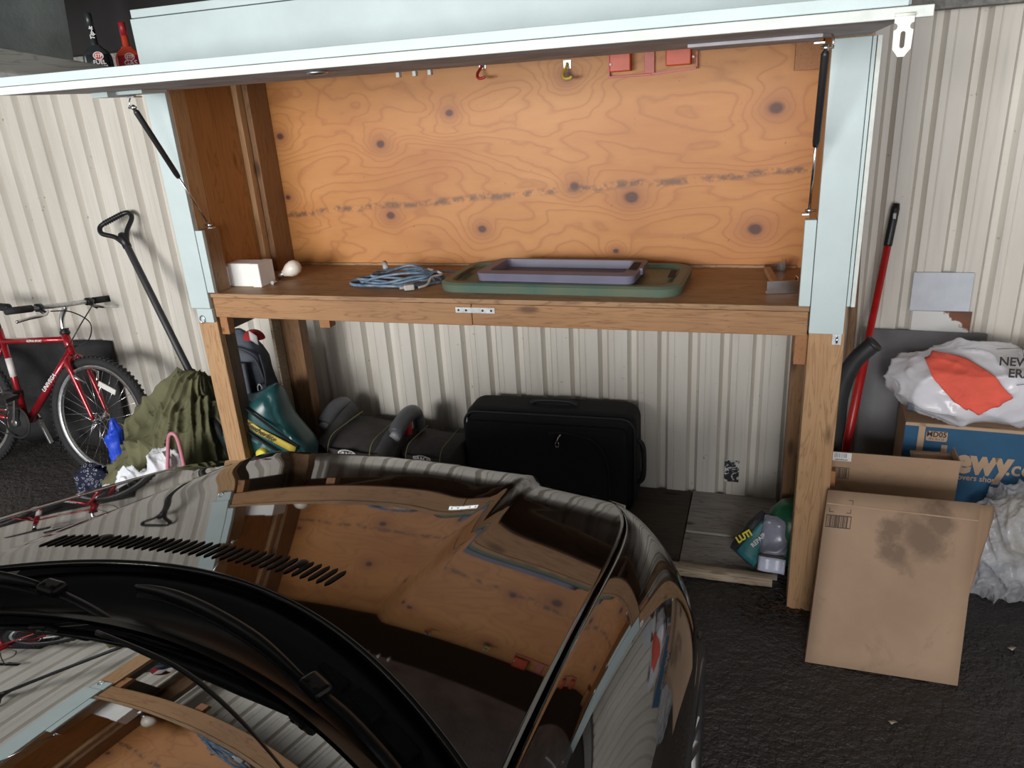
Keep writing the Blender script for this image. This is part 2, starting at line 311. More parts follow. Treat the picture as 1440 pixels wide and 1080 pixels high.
# ---------------------------------------------------------------- mesh builder
MW = {}
class MB:
    def __init__(s): s.v = []; s.f = []; s.sm = []
    def add(s, vs, fs, smooth=False):
        o = len(s.v); s.v += [Vector(p) for p in vs]
        for f in fs: s.f.append([i+o for i in f]); s.sm.append(smooth)
        return s
    def box(s, x0, x1, y0, y1, z0, z1, m=None):
        p = [Vector((x, y, z)) for z in (z0, z1) for y in (y0, y1) for x in (x0, x1)]
        if m: p = [m @ q for q in p]
        return s.add(p, [(0, 2, 3, 1), (4, 5, 7, 6), (0, 1, 5, 4), (2, 6, 7, 3), (0, 4, 6, 2), (1, 3, 7, 5)])
    def beam(s, a, b, w, h, up=(0, 0, 1)):
        a, b = Vector(a), Vector(b); d = (b-a).normalized(); sd = d.cross(Vector(up)).normalized(); u = sd.cross(d)
        p = [q + sd*(w/2*i) + u*(h/2*j) for q in (a, b) for j in (-1, 1) for i in (-1, 1)]
        return s.add(p, [(0, 1, 3, 2), (4, 6, 7, 5), (0, 4, 5, 1), (2, 3, 7, 6), (0, 2, 6, 4), (1, 5, 7, 3)])
    def tube(s, path, r, n=10, closed=False, flat=1.0, upv=None):
        P = [Vector(p) for p in path]; k = len(P); R_ = r if isinstance(r, (list, tuple)) else [r]*k
        rings = []; prev = None
        for i in range(k):
            if closed: t = P[(i+1) % k]-P[i-1]
            else: t = P[min(i+1, k-1)]-P[max(i-1, 0)]
            t.normalize()
            if prev is None:
                a = Vector(upv) if upv else (Vector((0, 0, 1)) if abs(t.z) < .9 else Vector((1, 0, 0)))
            else: a = prev
            nrm = (a - t*a.dot(t)).normalized(); prev = nrm; bi = t.cross(nrm)
            rings.append([P[i] + (nrm*math.cos(2*PI*j/n)*flat + bi*math.sin(2*PI*j/n))*R_[i] for j in range(n)])
        vs = [q for rg in rings for q in rg]; fs = []
        for i in range(k if closed else k-1):
            for j in range(n):
                a, b = i*n+j, i*n+(j+1) % n; c, d = ((i+1) % k)*n+(j+1) % n, ((i+1) % k)*n+j
                fs.append((a, b, c, d))
        if not closed: fs += [tuple(range(n))[::-1], tuple((k-1)*n+j for j in range(n))]
        return s.add(vs, fs, True)
    def lathe(s, prof, n=24, m=None, cap=True):
        vs = [Vector((r*math.cos(2*PI*j/n), r*math.sin(2*PI*j/n), z)) for r, z in prof for j in range(n)]
        if m: vs = [m @ q for q in vs]
        fs = [(i*n+j, i*n+(j+1) % n, (i+1)*n+(j+1) % n, (i+1)*n+j) for i in range(len(prof)-1) for j in range(n)]
        if cap: fs += [tuple(range(n))[::-1], tuple((len(prof)-1)*n+j for j in range(n))]
        return s.add(vs, fs, True)
    def prism(s, poly, h, m=None):
        n = len(poly); vs = [Vector((x, y, 0)) for x, y in poly] + [Vector((x, y, h)) for x, y in poly]
        if m: vs = [m @ q for q in vs]
        fs = [tuple(range(n))[::-1], tuple(range(n, 2*n))] + [(i, (i+1) % n, n+(i+1) % n, n+i) for i in range(n)]
        return s.add(vs, fs)
    def grid(s, fn, nu, nv, smooth=True, wrap=False):
        vs = [fn(i/(nu-1) if not wrap else i/nu, j/(nv-1)) for j in range(nv) for i in range(nu)]
        fs = []
        for j in range(nv-1):
            for i in range(nu if wrap else nu-1):
                i2 = (i+1) % nu; fs.append((j*nu+i, j*nu+i2, (j+1)*nu+i2, (j+1)*nu+i))
        return s.add(vs, fs, smooth)
    def build(s, name, m, parent=None, bevel=0, seg=2, solid=0, local=False, subsurf=0, label=None, kind=None, soff=-1):
        me = bpy.data.meshes.new(name); vs = s.v
        if parent is not None and not local: inv = MW[parent.name].inverted(); vs = [inv @ q for q in vs]
        org = None
        if parent is None:
            xs = [q.x for q in vs]; ys = [q.y for q in vs]; zs = [q.z for q in vs]
            org = Vector(((min(xs)+max(xs))/2, (min(ys)+max(ys))/2, min(zs))); vs = [q-org for q in vs]
        me.from_pydata([tuple(q) for q in vs], [], s.f); me.update()
        me.polygons.foreach_set('use_smooth', s.sm)
        bm = bmesh.new(); bm.from_mesh(me); bmesh.ops.recalc_face_normals(bm, faces=bm.faces); bm.to_mesh(me); bm.free()
        me.materials.append(M[m] if isinstance(m, str) else m)
        o = bpy.data.objects.new(name, me); COL.objects.link(o)
        if parent is not None: o.parent = parent; MW[o.name] = MW[parent.name].copy()
        else: o.location = org; MW[o.name] = Matrix.Translation(org)
        if subsurf: q = o.modifiers.new('subdivision', 'SUBSURF'); q.levels = q.render_levels = subsurf
        if solid: q = o.modifiers.new('solidify', 'SOLIDIFY'); q.thickness = solid; q.offset = soff
        if bevel: q = o.modifiers.new('bevel', 'BEVEL'); q.width = bevel; q.segments = seg; q.limit_method = 'ANGLE'; q.angle_limit = math.radians(40)
        if label: o['label'] = label
        if kind: o['kind'] = kind
        return o
def thing(name, label, cat, loc=(0, 0, 0), mtx=None, group=None):
    o = bpy.data.objects.new(name, None); COL.objects.link(o); o.empty_display_size = .1
    mm = mtx if mtx is not None else Matrix.Translation(Vector(loc)); o.matrix_world = mm; MW[o.name] = mm.copy()
    o['label'] = label; o['category'] = cat
    if group: o['group'] = group
    return o
def tag(o, label, cat, group=None):
    o['label'] = label; o['category'] = cat
    if group: o['group'] = group
    return o
def struct(o): o['kind'] = 'structure'; return o
def B(*a): return MB().box(*a)
def text(name, s, size, m, parent, org, xd, yd, ext=.0006, bold=0, shear=0, align='CENTER', sx=1.0):
    cu = bpy.data.curves.new('lettering', 'FONT'); cu.body = s; cu.size = size; cu.align_x = align; cu.align_y = 'CENTER'; cu.offset = bold; cu.shear = shear; cu.resolution_u = 3
    t = bpy.data.objects.new('lettering', cu); COL.objects.link(t); bpy.context.view_layer.update()
    me = t.evaluated_get(bpy.context.evaluated_depsgraph_get()).to_mesh()
    xd, yd = Vector(xd).normalized(), Vector(yd).normalized(); zd = xd.cross(yd); org = Vector(org)
    mb = MB(); mb.add([org + xd*(v.co.x*sx) + yd*v.co.y + zd*ext for v in me.vertices], [tuple(p.vertices) for p in me.polygons])
    bpy.data.objects.remove(t); bpy.data.curves.remove(cu)
    return mb.build(name, m, parent)
def spline(pts, n):
    P = [Vector(p) for p in pts]; out = []
    for i in range(len(P)-1):
        p0, p1, p2, p3 = P[max(i-1, 0)], P[i], P[i+1], P[min(i+2, len(P)-1)]
        for k in range(n):
            t = k/n; out.append(.5*((2*p1)+(p2-p0)*t+(2*p0-5*p1+4*p2-p3)*t*t+(3*p1-p0-3*p2+p3)*t**3))
    out.append(P[-1]); return out
def interp(x, pts):
    """smooth (Catmull) interpolation through (x, y) knots"""
    if x <= pts[0][0]: a, b = pts[0], pts[1]; return a[1]+(b[1]-a[1])/(b[0]-a[0])*(x-a[0])
    if x >= pts[-1][0]: a, b = pts[-2], pts[-1]; return b[1]+(b[1]-a[1])/(b[0]-a[0])*(x-b[0])
    for i in range(len(pts)-1):
        if pts[i][0] <= x <= pts[i+1][0]: break
    def sl(k):
        if k == 0: a, b = pts[0], pts[1]
        elif k == len(pts)-1: a, b = pts[-2], pts[-1]
        else: a, b = pts[k-1], pts[k+1]
        return (b[1]-a[1])/(b[0]-a[0])
    h = pts[i+1][0]-pts[i][0]; t = (x-pts[i][0])/h; m0, m1 = sl(i)*h, sl(i+1)*h
    return (2*t**3-3*t*t+1)*pts[i][1]+(t**3-2*t*t+t)*m0+(-2*t**3+3*t*t)*pts[i+1][1]+(t**3-t*t)*m1
def sstep(a, b, x): t = min(1, max(0, (x-a)/(b-a))); return t*t*(3-2*t)
def fbm(p, sc_=1, o=4):
    return noise.fractal(Vector(p)*sc_, 1.0, 2.0, o)
def ridge(p, sc_):  # fold-like crease noise, 0..1
    return 1-abs(noise.noise(Vector(p)*sc_))*2
RX = lambda a: Matrix.Rotation(math.radians(a), 4, 'X')
RY = lambda a: Matrix.Rotation(math.radians(a), 4, 'Y')
RZ = lambda a: Matrix.Rotation(math.radians(a), 4, 'Z')
T = lambda *a: Matrix.Translation(Vector(a))

#@@STRUCTURE
# ================================================================ the garage itself
struct(MB().box(-4.2, 5.2, -8, 1.1, -.06, 0).build('floor', 'asphalt'))
wb = bpy.data.objects.new('wall_back', None); COL.objects.link(wb); wb.location = (0, .8, 0); MW['wall_back'] = T(0, .8, 0); struct(wb)
PER = .137; WX0 = -4.05 + (.664+4.05) % PER - .03
def sheet(x0, n, y, z0, z1):
    prof = []
    for k in range(n):
        a = x0 + k*PER; prof += [(a, y+.030), (a+.022, y+.030), (a+.037, y), (a+.060, y), (a+.063, y+.003), (a+.066, y), (a+.122, y)]
    prof.append((x0+n*PER, y+.030)); prof.append((x0+n*PER+.022, y+.029))
    mb = MB(); k = len(prof)
    mb.add([(x, yy, z) for z in (z0, z1) for x, yy in prof], [(i, i+1, k+i+1, k+i) for i in range(k-1)]); return mb
for i in range(12):
    sheet(WX0+i*6*PER, 6, .77-.0012*(i % 2), 0, 2.5).build('metal_sheet', 'wall', wb)
struct(B(-4.2, -4.1, -8, 1.1, 0, 2.6).build('wall_left', 'wall'))
struct(B(5.1, 5.2, -8, 1.1, 0, 2.6).build('wall_right', 'wall'))
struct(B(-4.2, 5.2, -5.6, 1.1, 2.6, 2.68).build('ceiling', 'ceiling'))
struct(B(-4.1, 5.1, .68, .765, 2.035, 2.16).build('trim_1', 'beam', bevel=.004))
struct(B(-4.1, 5.1, .62, .765, 2.161, 2.6).build('trim_2', 'ceiling', bevel=.004))

#@@CABINET
# ================================================================ wall cabinet / workbench
cab = thing('workbench_cabinet', 'wooden workbench cabinet with raised white lid and knotty plywood back', 'workbench', (1.15, .28, 0))
B(2.302, 2.41, 0, .089, 0, 1.985).build('front_post', 'pine_up', cab, bevel=.003)
B(-.105, -.012, 0, .036, 0, 1.06).build('front_post', 'pine_up', cab, bevel=.003)
B(-.105, -.012, 0, .089, 1.062, 1.985).build('upper_post', 'pine_up', cab, bevel=.003)
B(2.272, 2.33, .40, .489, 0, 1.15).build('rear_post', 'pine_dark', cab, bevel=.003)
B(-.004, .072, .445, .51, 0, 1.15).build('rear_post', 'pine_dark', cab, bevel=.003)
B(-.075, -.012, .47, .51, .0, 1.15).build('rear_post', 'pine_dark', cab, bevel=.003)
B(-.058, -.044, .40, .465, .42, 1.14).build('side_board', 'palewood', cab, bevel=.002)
B(-.104, -.014, .038, .102, 0, 1.06).build('post_shaded_side', 'stud_dark', cab, bevel=.003)  # rear part of the same post, its side shade put into the wood colour
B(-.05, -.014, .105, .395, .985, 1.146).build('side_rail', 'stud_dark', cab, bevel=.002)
# painted face boards on the posts
B(2.300, 2.402, -.02, 0, 1.080, 1.943).build('face_board', 'white_paint', cab, bevel=.002)
B(2.404, 2.414, -.014, .0, 1.17, 1.943).build('edge_trim', 'white_paint', cab, bevel=.001)
B(2.416, 2.428, -.02, .03, 1.17, 1.943).build('edge_trim', 'edge_paint', cab, bevel=.001)
B(2.264, 2.298, -.016, .02, 1.168, 1.44).build('jamb_board', 'white_paint', cab, bevel=.002)
B(-.11, -.014, -.02, 0, 1.105, 1.943).build('face_board', 'white_paint', cab, bevel=.002)
B(-.085, -.008, -.021, -.001, 1.045, 1.104).build('face_board', 'white_paint', cab, bevel=.002)
B(-.012, .022, -.018, .0, 1.172, 1.425).build('jamb_board', 'white_paint', cab, bevel=.002)
B(-.012, .022, .001, .085, 1.166, 1.425).build('jamb_block', 'pine_dark', cab, bevel=.002)
# bench
MB().box(-.012, 2.298, -.006, .548, 1.148, 1.166).build('bench_top', 'bench', cab, bevel=.002)
B(-.006, 1.139, -.004, .034, 1.064, 1.147).build('apron_board', 'pine', cab, bevel=.003)
B(1.1415, 2.296, -.006, .034, 1.066, 1.147).build('apron_board', 'pine', cab, bevel=.003)
B(.04, 2.26, .47, .508, 1.06, 1.147).build('rear_rail', 'pine', cab)
for x in (.55, 1.16, 1.8): B(x, x+.038, .036, .468, 1.062, 1.147).build('joist', 'pine_end', cab)
B(.455, .50, .045, .09, 1.02, 1.061).build('cleat_block', 'pine_end', cab)
B(2.262, 2.302, .03, .07, .955, 1.064).build('cleat_block', 'pine_end', cab, bevel=.003)
B(-.005, .033, .01, .05, .985, 1.063).build('cleat_block', 'pine_end', cab, bevel=.003)
pl = B(1.078, 1.232, -.0085, -.0062, 1.1135, 1.1345).build('mending_plate', 'steel', cab, bevel=.0006)
for x in (1.09, 1.12, 1.185, 1.218):
    MB().lathe([(.0045, 0), (.004, .0015), (.0015, .0018)], 10, T(x, -.0085, 1.124) @ RX(90)).build('screw', 'black_plastic', pl)
# cabinet box
B(-.06, 2.36, .551, .563, 1.10, 1.99).build('back_panel', 'ply', cab)
B(.036, 2.27, .538, .5505, 1.1665, 1.176).build('back_strip', 'bench', cab)
B(-.03, -.012, .09, .37, 1.166, 1.989).build('side_panel', 'sideply', cab)
B(2.304, 2.318, .09, .55, 1.166, 1.989).build('side_panel', 'sideply', cab)
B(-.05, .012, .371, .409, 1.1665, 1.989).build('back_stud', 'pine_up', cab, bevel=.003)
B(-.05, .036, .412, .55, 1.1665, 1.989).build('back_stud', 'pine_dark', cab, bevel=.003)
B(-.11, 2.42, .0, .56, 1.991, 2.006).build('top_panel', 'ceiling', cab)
B(2.215, 2.30, .45, .55, 1.87, 1.99).build('corner_block', 'pine_end', cab)
B(-.10, 2.42, -.02, -.002, 1.995, 2.196).build('fascia_panel', 'white_paint', cab, bevel=.002)
B(-.09, 2.42, -.022, -.002, 2.1985, 2.226).build('fascia_strip', 'white_paint', cab, bevel=.002)
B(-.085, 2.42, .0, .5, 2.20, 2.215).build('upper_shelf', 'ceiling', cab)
# lid, propped up level
lid = B(-.115, 2.398, -.690, -.004, 1.947, 1.966).build('lid', 'lid_grey', cab, bevel=.002)
B(-.115, 2.398, -.690, .0, 1.968, 1.985).build('lid_skin', 'white_paint', lid, bevel=.001)
B(-.118, 2.392, -.704, -.691, 1.966, 1.991).build('lid_edge_board', 'white_paint', lid, bevel=.002)
B(-.118, 2.437, -.708, -.691, 1.943, 1.9645).build('lid_edge_strip', 'edge_paint', lid, bevel=.002)
B(1.93, 2.26, -.30, -.05, 1.938, 1.9465).build('lid_batten', 'lid_grey', lid, bevel=.001)
B(-.02, .11, -.27, -.15, 1.935, 1.9465).build('lid_batten', 'white_paint', lid, bevel=.001)
B(-.07, .0, -.31, -.18, 1.930, 1.9465).build('lid_batten', 'white_paint', lid, bevel=.001)
MB().lathe([(.028, 0), (.03, .006), (.02, .011), (.006, .012)], 16, T(.95, -.52, 1.947) @ RX(180)).build('latch_plate', 'steel', lid)
for x in (.0, .06, .115): B(.95+x, .962+x, -.03, -.01, 1.93, 1.946).build('hinge_knuckle', 'edge_paint', lid, bevel=.001)
# hasp hanging from the lid's front strip
hp = []
def arc(cx, cy, r, a0, a1, n): return [(cx+r*math.cos(math.radians(a0+(a1-a0)*i/n)), cy+r*math.sin(math.radians(a0+(a1-a0)*i/n))) for i in range(n+1)]
out = [(-.0175, 0), (.0175, 0)] + [(.0175, -.012)] + arc(.0175, -.021, .0065, 90, 270, 6)[::1] + [(.0175, -.030), (.0165, -.062), (.010, -.070), (.006, -.076), (-.006, -.076), (-.010, -.070), (-.0165, -.062), (-.0175, -.030)] + arc(-.0175, -.021, .0065, -90, 90, 6) + [(-.0175, -.012)]
inn = arc(0, -.034, .0045, 0, 180, 6) + arc(0, -.056, .0045, 180, 360, 6)
cu = bpy.data.curves.new('hasp_outline', 'CURVE'); cu.dimensions = '2D'; cu.fill_mode = 'BOTH'; cu.extrude = .0012
for pts in (out, inn):
    sp_ = cu.splines.new('POLY'); sp_.points.add(len(pts)-1); sp_.use_cyclic_u = True
    for p, (a, b_) in zip(sp_.points, pts): p.co = (a, b_, 0, 1)
to = bpy.data.objects.new('tmp', cu); COL.objects.link(to); bpy.context.view_layer.update()
me = to.evaluated_get(bpy.context.evaluated_depsgraph_get()).to_mesh()
hm = MB(); Mh = T(2.386, -.7105, 1.950) @ RX(90)
hm.add([Mh @ v.co for v in me.vertices], [tuple(p.vertices) for p in me.polygons]); bpy.data.objects.remove(to); bpy.data.curves.remove(cu)
hm.build('hasp', 'hasp', lid)
MB().tube([(2.368, -.711, 1.950), (2.404, -.711, 1.950)], .0035, 8).build('hasp_hinge', 'hasp', lid)
# staple plates on the posts
stp = B(2.372, 2.40, -.0035, -.0005, 1.040, 1.076).build('staple_plate', 'steel', cab, bevel=.0006)
MB().tube([(2.386, -.003, 1.047), (2.386, -.014, 1.050), (2.386, -.014, 1.066), (2.386, -.003, 1.069)], .003, 8).build('staple', 'chrome', stp)
MB().tube([(-.062+.012*math.cos(a), -.024, 1.058+.016*math.sin(a)) for a in [2*PI*i/14 for i in range(14)]], .0025, 6, closed=True).build('staple_ring', 'chrome', cab)
# gas struts
def strut(lo, hi, n):
    lo, hi = Vector(lo), Vector(hi); d = hi-lo
    o = MB().tube([lo+d*.44, lo+d*.47, lo+d*.965, lo+d*.985], [.0085, .0105, .0105, .006], 14).build('gas_strut', 'black_plastic', cab, label='black gas lift strut with chrome rod')
    MB().tube([lo+d*.02, lo+d*.45], .0042, 10).build('strut_rod', 'chrome', o)
    MB().tube([lo+d*.98, hi], .004, 8).build('strut_neck', 'chrome', o)
    for p in (lo, hi):
        MB().lathe([(.002, -.010), (.0075, -.006), (.0085, 0), (.0075, .006), (.002, .010)], 12, T(*p)).build('ball_socket', 'chrome', o)
        MB().tube([p+Vector((-.02*n, 0, 0)), p+Vector((.012*n, 0, 0))], .0042, 8).build('ball_stud', 'chrome', o)
    MB().tube([hi+Vector((-.016*n, 0, .0)), hi+Vector((-.018*n, .006, .02)), hi+Vector((-.010*n, .01, .04))], .0026, 6).build('retaining_wire', 'chrome', o)
    B(min(lo.x, lo.x+.02*n), max(lo.x, lo.x+.02*n), lo.y-.012, lo.y+.012, lo.z-.012, lo.z-.008).build('strut_bracket', 'steel', o)
    B(min(hi.x-.004, hi.x+.03*n), max(hi.x-.004, hi.x+.03*n), hi.y-.02, hi.y+.02, 1.925, 1.929).build('strut_bracket', 'steel', o)
strut((.012, .045, 1.437), (.012, -.218, 1.893), 1)
strut((2.275, .02, 1.463), (2.272, -.235, 1.915), -1)
# nail holes / knots are in the wood; a ply offcut beside the right post
B(2.411, 2.43, .05, .085, .50, .56).build('brace_offcut', 'pine_end', cab, bevel=.002)

#@@CAR
# ================================================================ car, nose towards the bench
XC = 1.12; YW = -1.17; RW = .335
car = thing('car', 'glossy dark brown-black car with louvred bonnet parked nose-in at the workbench', 'car', (XC, -2.6, 0))
ZC = [(-2.0, 1.118), (-1.8, 1.090), (-1.6, 1.056), (-1.3, .999), (-1.1, .957), (-.9, .913), (-.78, .884), (-.66, .842), (-.56, .775), (-.48, .66)]
def Hs(u, y):
    u = abs(u); z = interp(y, ZC) - .115*u*u
    a = .024*sstep(-1.62, -.85, y); return z - a*sstep(.420, .448, u) + .004*sstep(-1.5, -.8, y)*math.exp(-((u-.40)/.07)**2)
UG = [(-2.2, .752), (-1.9, .750), (-1.2, .748), (-.95, .742), (-.82, .725), (-.72, .685), (-.62, .60), (-.55, .50)]
WO = [(-2.3, .945), (-1.5, .945), (-1.2, .943), (-1.02, .925), (-.88, .885), (-.76, .825), (-.66, .745), (-.57, .64), (-.5, .52)]
ug = lambda y: interp(y, UG)
wo = lambda y: interp(y, WO)
yrear = lambda u: -1.545 - .60*u*u
yfront = lambda u: -.50 - .22*u*u
def hoodfn(i, j):
    s = i*2-1; u = s*.748; y = yrear(u) + (yfront(u)-yrear(u))*j; u = s*(ug(y)-.004); y = yrear(u) + (yfront(u)-yrear(u))*j
    return Vector((XC+u, y, Hs(u, y)))
hood = MB().grid(hoodfn, 161, 121).build('bonnet', 'paint', car, solid=.012)
for k in range(37):
    x = .735 + (1.418-.735)*k/36; u = x-XC; yc_ = -1.462 - .22*u*u
    def lv(i, j):
        w = .0048*math.sqrt(max(.02, 1-(2*j-1)**4)); y = yc_ - .032 + .064*j; xx = x + (2*i-1)*w + .10*(y-yc_)
        return Vector((xx, y, Hs(xx-XC, y) + .0022))
    mb = MB().grid(lv, 3, 9)
    mb.build('louvre_slot', 'black_matte', hood, solid=.0015)  # raised strips, the darkness of the holes put into their near-black colour
for x in (.85, 1.33):
    u = x-XC; MB().lathe([(.013, 0), (.013, .004), (.009, .006)], 12, T(x, -1.447-.22*u*u, Hs(u, -1.45)+.001)).build('washer_jet', 'black_plastic', hood)
def fenderfn(sd):
    def fn(i, j):
        y = -1.98 + (.98+.42)*i
        y = -1.98 + 1.40*i; g = ug(y)+.004; w = wo(y); d = w-g; H0 = Hs(g, y)-.001; h = .19
        zb = .22
        if abs(y-YW) < .375: zb = max(zb, .335+math.sqrt(.375**2-(y-YW)**2))
        zt = H0-h
        if j < .55:
            a = j/.55*PI/2; u = g + d*math.sin(a)**1.0; z = H0 - h*(1-math.cos(a))**1.0
            z += .010*math.exp(-((a-1.02)/.13)**2)*sstep(-.7, -1.0, -y*-1) if False else 0
        else:
            t = (j-.55)/.45; u = w + .004*math.sin(t*PI) - .018*t*t; z = zt + (zb-zt)*t
            if zb > zt-.02: z = zt + (min(zb, zt-.02)-zt)*t
        return Vector((XC+sd*u, y, z))
    return fn
for sd in (1, -1): MB().grid(fenderfn(sd), 91, 61).build('front_wing', 'paint', car, solid=.004)
# bumper and nose follow the outline of the front
OUT = [(0, -.405), (.2, -.415), (.4, -.45), (.55, -.505), (.68, -.59), (.78, -.69), (.86, -.80), (.91, -.92), (.925, -1.00)]
def nosefn(i, j):
    s = 2*i-1; k = abs(s)*(len(OUT)-1); a = min(int(k), len(OUT)-2); p = spline_out(k)
    u, y = p; zt = min(Hs(u, min(y-.05, -.5))-.06, .70) if u < .6 else Hs(min(u, ug(y)), y)-.193
    z = zt + (.20-zt)*j; bul = .03*math.sin(min(1, j*1.2)*PI) ; n = Vector((u*1.1, y+1.15)).normalized()
    return Vector((XC+math.copysign(1, s)*(u+n.x*bul*.5), y+n.y*bul-.02*(1-j)**3, z))
_OS = None
def spline_out(k):
    global _OS
    if _OS is None: _OS = spline([(a, b, 0) for a, b in OUT], 12)
    i = min(k*12, len(_OS)-1.001); a = int(i); t = i-a; q = _OS[a]*(1-t)+_OS[a+1]*t; return max(q.x, 0), q.y
MB().grid(nosefn, 121, 41).build('front_bumper', 'paint', car, solid=.004)
def lampfn(sd):
    def fn(i, j):
        u0 = .34 + .36*i; y0 = interp(u0, [(0, -.47), (.3, -.485), (.5, -.54), (.7, -.66)]); z0 = min(Hs(u0, y0-.02)-.012, .77)
        return Vector((XC+sd*u0, y0+.03*j, z0-.11*j))
    return fn
for sd in (1, -1): MB().grid(lampfn(sd), 15, 7).build('headlamp', 'reflector', car, solid=.01)
for sd in (1, -1):
    gk = MB().box(XC+sd*.13-.09, XC+sd*.13+.09, -.455, -.435, .48, .62).build('kidney_grille', 'chrome', car, bevel=.02, seg=3)
# dark engine bay behind the shut lines
MB().box(XC-.72, XC+.72, -1.9, -.80, .35, .72).box(XC-.56, XC+.56, -.80, -.6, .35, .6).build('engine_bay', 'black_matte', car)
def gutter(sd):
    def fn(i, j): y = -1.95+1.28*i; u = ug(y)-.02+.04*j; return Vector((XC+sd*u, y, Hs(u, y)-.022))
    return fn
for sd in (1, -1): MB().grid(gutter(sd), 40, 3).build('wing_gutter', 'black_matte', car)
# scuttle panel, windscreen, wipers
yglass = lambda u: -1.715 - .47*u*u
def cowl(i, j):
    u = (2*i-1)*.80; y = (yrear(u)+.015) + (yglass(u)-.02-yrear(u)-.015)*j
    z = 1.012 - .035*u*u + .014*j + .012*math.sin(j*PI*3)
    if j < .12: z += 0
    return Vector((XC+u, y, z))
cw = MB().grid(cowl, 61, 25).build('scuttle_panel', 'black_plastic', car, solid=.01)
for u0 in (.42, .50, .58): 
    y0 = yrear(u0)-.045; MB().box(-.035, .035, -.012, .012, 0, .006, T(XC+u0, y0, 1.008) @ RZ(-32)).build('scuttle_recess', 'black_matte', cw)
GS = .59
zgl = lambda u, y: 1.045 + GS*(-1.715-y) - .275*u*u
def wsfn(i, j):
    s = 2*i-1; top = -2.42; u = s*(.80-.17*j); y = yglass(u)+.0 + (top-.06*u*u-yglass(u))*j; return Vector((XC+u, y, zgl(u, y)+.010*math.sin(PI*j)))
ws = MB().grid(wsfn, 61, 41).build('windscreen', 'glass', car)
def maskfn(i, j):
    s = 2*i-1; u = s*.80; y = yglass(u)+.012-.026*j; return Vector((XC+u, y, zgl(u, y)+.0045))
MB().grid(maskfn, 61, 5).build('windscreen_border', 'black_plastic', ws)
def onglass(x, y, h): return Vector((x, y, zgl(x-XC, y)+h))
def wiper(pts, arm, bracket, ang):
    o = MB().tube([(x, y, z) for x, y, z in spline(pts, 6)], [.004+.005*min(1, i/8, (len(pts)*6-6-i)/8+.2) for i in range(len(pts)*6-5)], 8, flat=1.5).build('wiper_blade', 'black_plastic', car)
    MB().tube([(x+.004, y-.006, z-.014) for x, y, z in spline(pts, 6)], .004, 6).build('wiper_rubber', 'rubber', o)
    a = MB().tube(spline(arm, 6), [.009]*(len(arm)*6-5), 10, flat=.7).build('wiper_arm', 'black_plastic', o)
    q = MB().box(-.026, .026, -.016, .016, -.010, .010, T(*bracket) @ RZ(ang)).build('blade_holder', 'black_plastic', o, bevel=.007)
    for d in (-.012, .012): MB().lathe([(.004, 0), (.004, .002)], 8, T(*bracket) @ RZ(ang) @ T(d, -.006, .0098)).build('rivet', 'black_matte', o)
wiper([(1.09, -1.625, 1.052), (1.17, -1.636, 1.060), (1.285, -1.664, 1.064), (1.42, -1.708, 1.060), (1.53, -1.758, 1.052)],
      [(1.55, -1.766, 1.050), (1.63, -1.80, 1.044), (1.72, -1.85, 1.034), (1.80, -1.905, 1.02)], (1.555, -1.765, 1.052), -28)
wiper([(.36, -1.72, 1.035), (.50, -1.692, 1.046), (.68, -1.672, 1.054), (.82, -1.664, 1.055), (.90, -1.664, 1.052)],
      [(.93, -1.664, 1.046), (1.02, -1.676, 1.034), (1.12, -1.70, 1.024), (1.24, -1.735, 1.012)], (.93, -1.664, 1.052), -6)
MB().tube(spline([onglass(1.16, -1.775, .004), onglass(1.36, -1.82, .004), onglass(1.52, -1.89, .004), onglass(1.68, -1.98, .004)], 6), .0035, 8).build('screen_seal', 'black_plastic', ws)
# cabin and body behind the screen
def dash(i, j): u = (2*i-1)*.72; y = -1.80 - .45*u*u*0 - .75*j; return Vector((XC+u, y-.2*u*u, .985-.03*j-.06*u*u))
MB().grid(dash, 21, 9).build('dashboard', 'black_matte', car, solid=.02)
def roof(i, j): u = (2*i-1)*.62; y = -2.42 - 1.55*j - .06*u*u; return Vector((XC+u, y, zgl(.0, -2.42) + .10*math.sin(PI*(.08+.85*j)) - .05 - .16*u*u))
MB().grid(roof, 31, 31).build('roof', 'paint', car, solid=.02)
for sd in (1, -1):
    MB().tube(spline([(XC+sd*.80, yglass(.8), .93), (XC+sd*.74, -2.2, 1.16), (XC+sd*.655, -2.47, 1.345), (XC+sd*.64, -3.1, 1.41), (XC+sd*.65, -3.8, 1.37), (XC+sd*.74, -4.5, 1.06)], 6), .035, 10).build('roof_pillar', 'paint', car)
    def sidefn(i, j):
        y = -1.985 - 3.0*i; z = 1.0 - .78*j; return Vector((XC+sd*(.945 - .16*(1-j)**4 - .05*max(0, j-.6)), y, z-.03*(1-i)*(1-j)))
    MB().grid(sidefn, 41, 21).build('door_side', 'paint', car, solid=.01)
    def winfn(i, j): y = -2.2 - 2.1*i; k = 1.02 + .33*j*min(1, i*5+.05)*min(1, (1-i)*4+.05); return Vector((XC+sd*(.80-.14*(k-1.02)/.33), y, k))
    MB().grid(winfn, 21, 7).build('side_window', 'glass', car)
def tail(i, j): u = (2*i-1)*.93; return Vector((XC+u, -4.3-.75*min(1, j*1.6)+.1*u*u, 1.06-.05*min(1, j*1.6)-.78*max(0, (j-.6)/.4)-.06*u*u))
MB().grid(tail, 21, 21).build('boot', 'paint', car, solid=.01)
def rearw(i, j): u = (2*i-1)*.66; return Vector((XC+u, -3.9-.45*j, 1.37-.30*j-.1*u*u))
MB().grid(rearw, 15, 9).build('rear_window', 'glass', car)
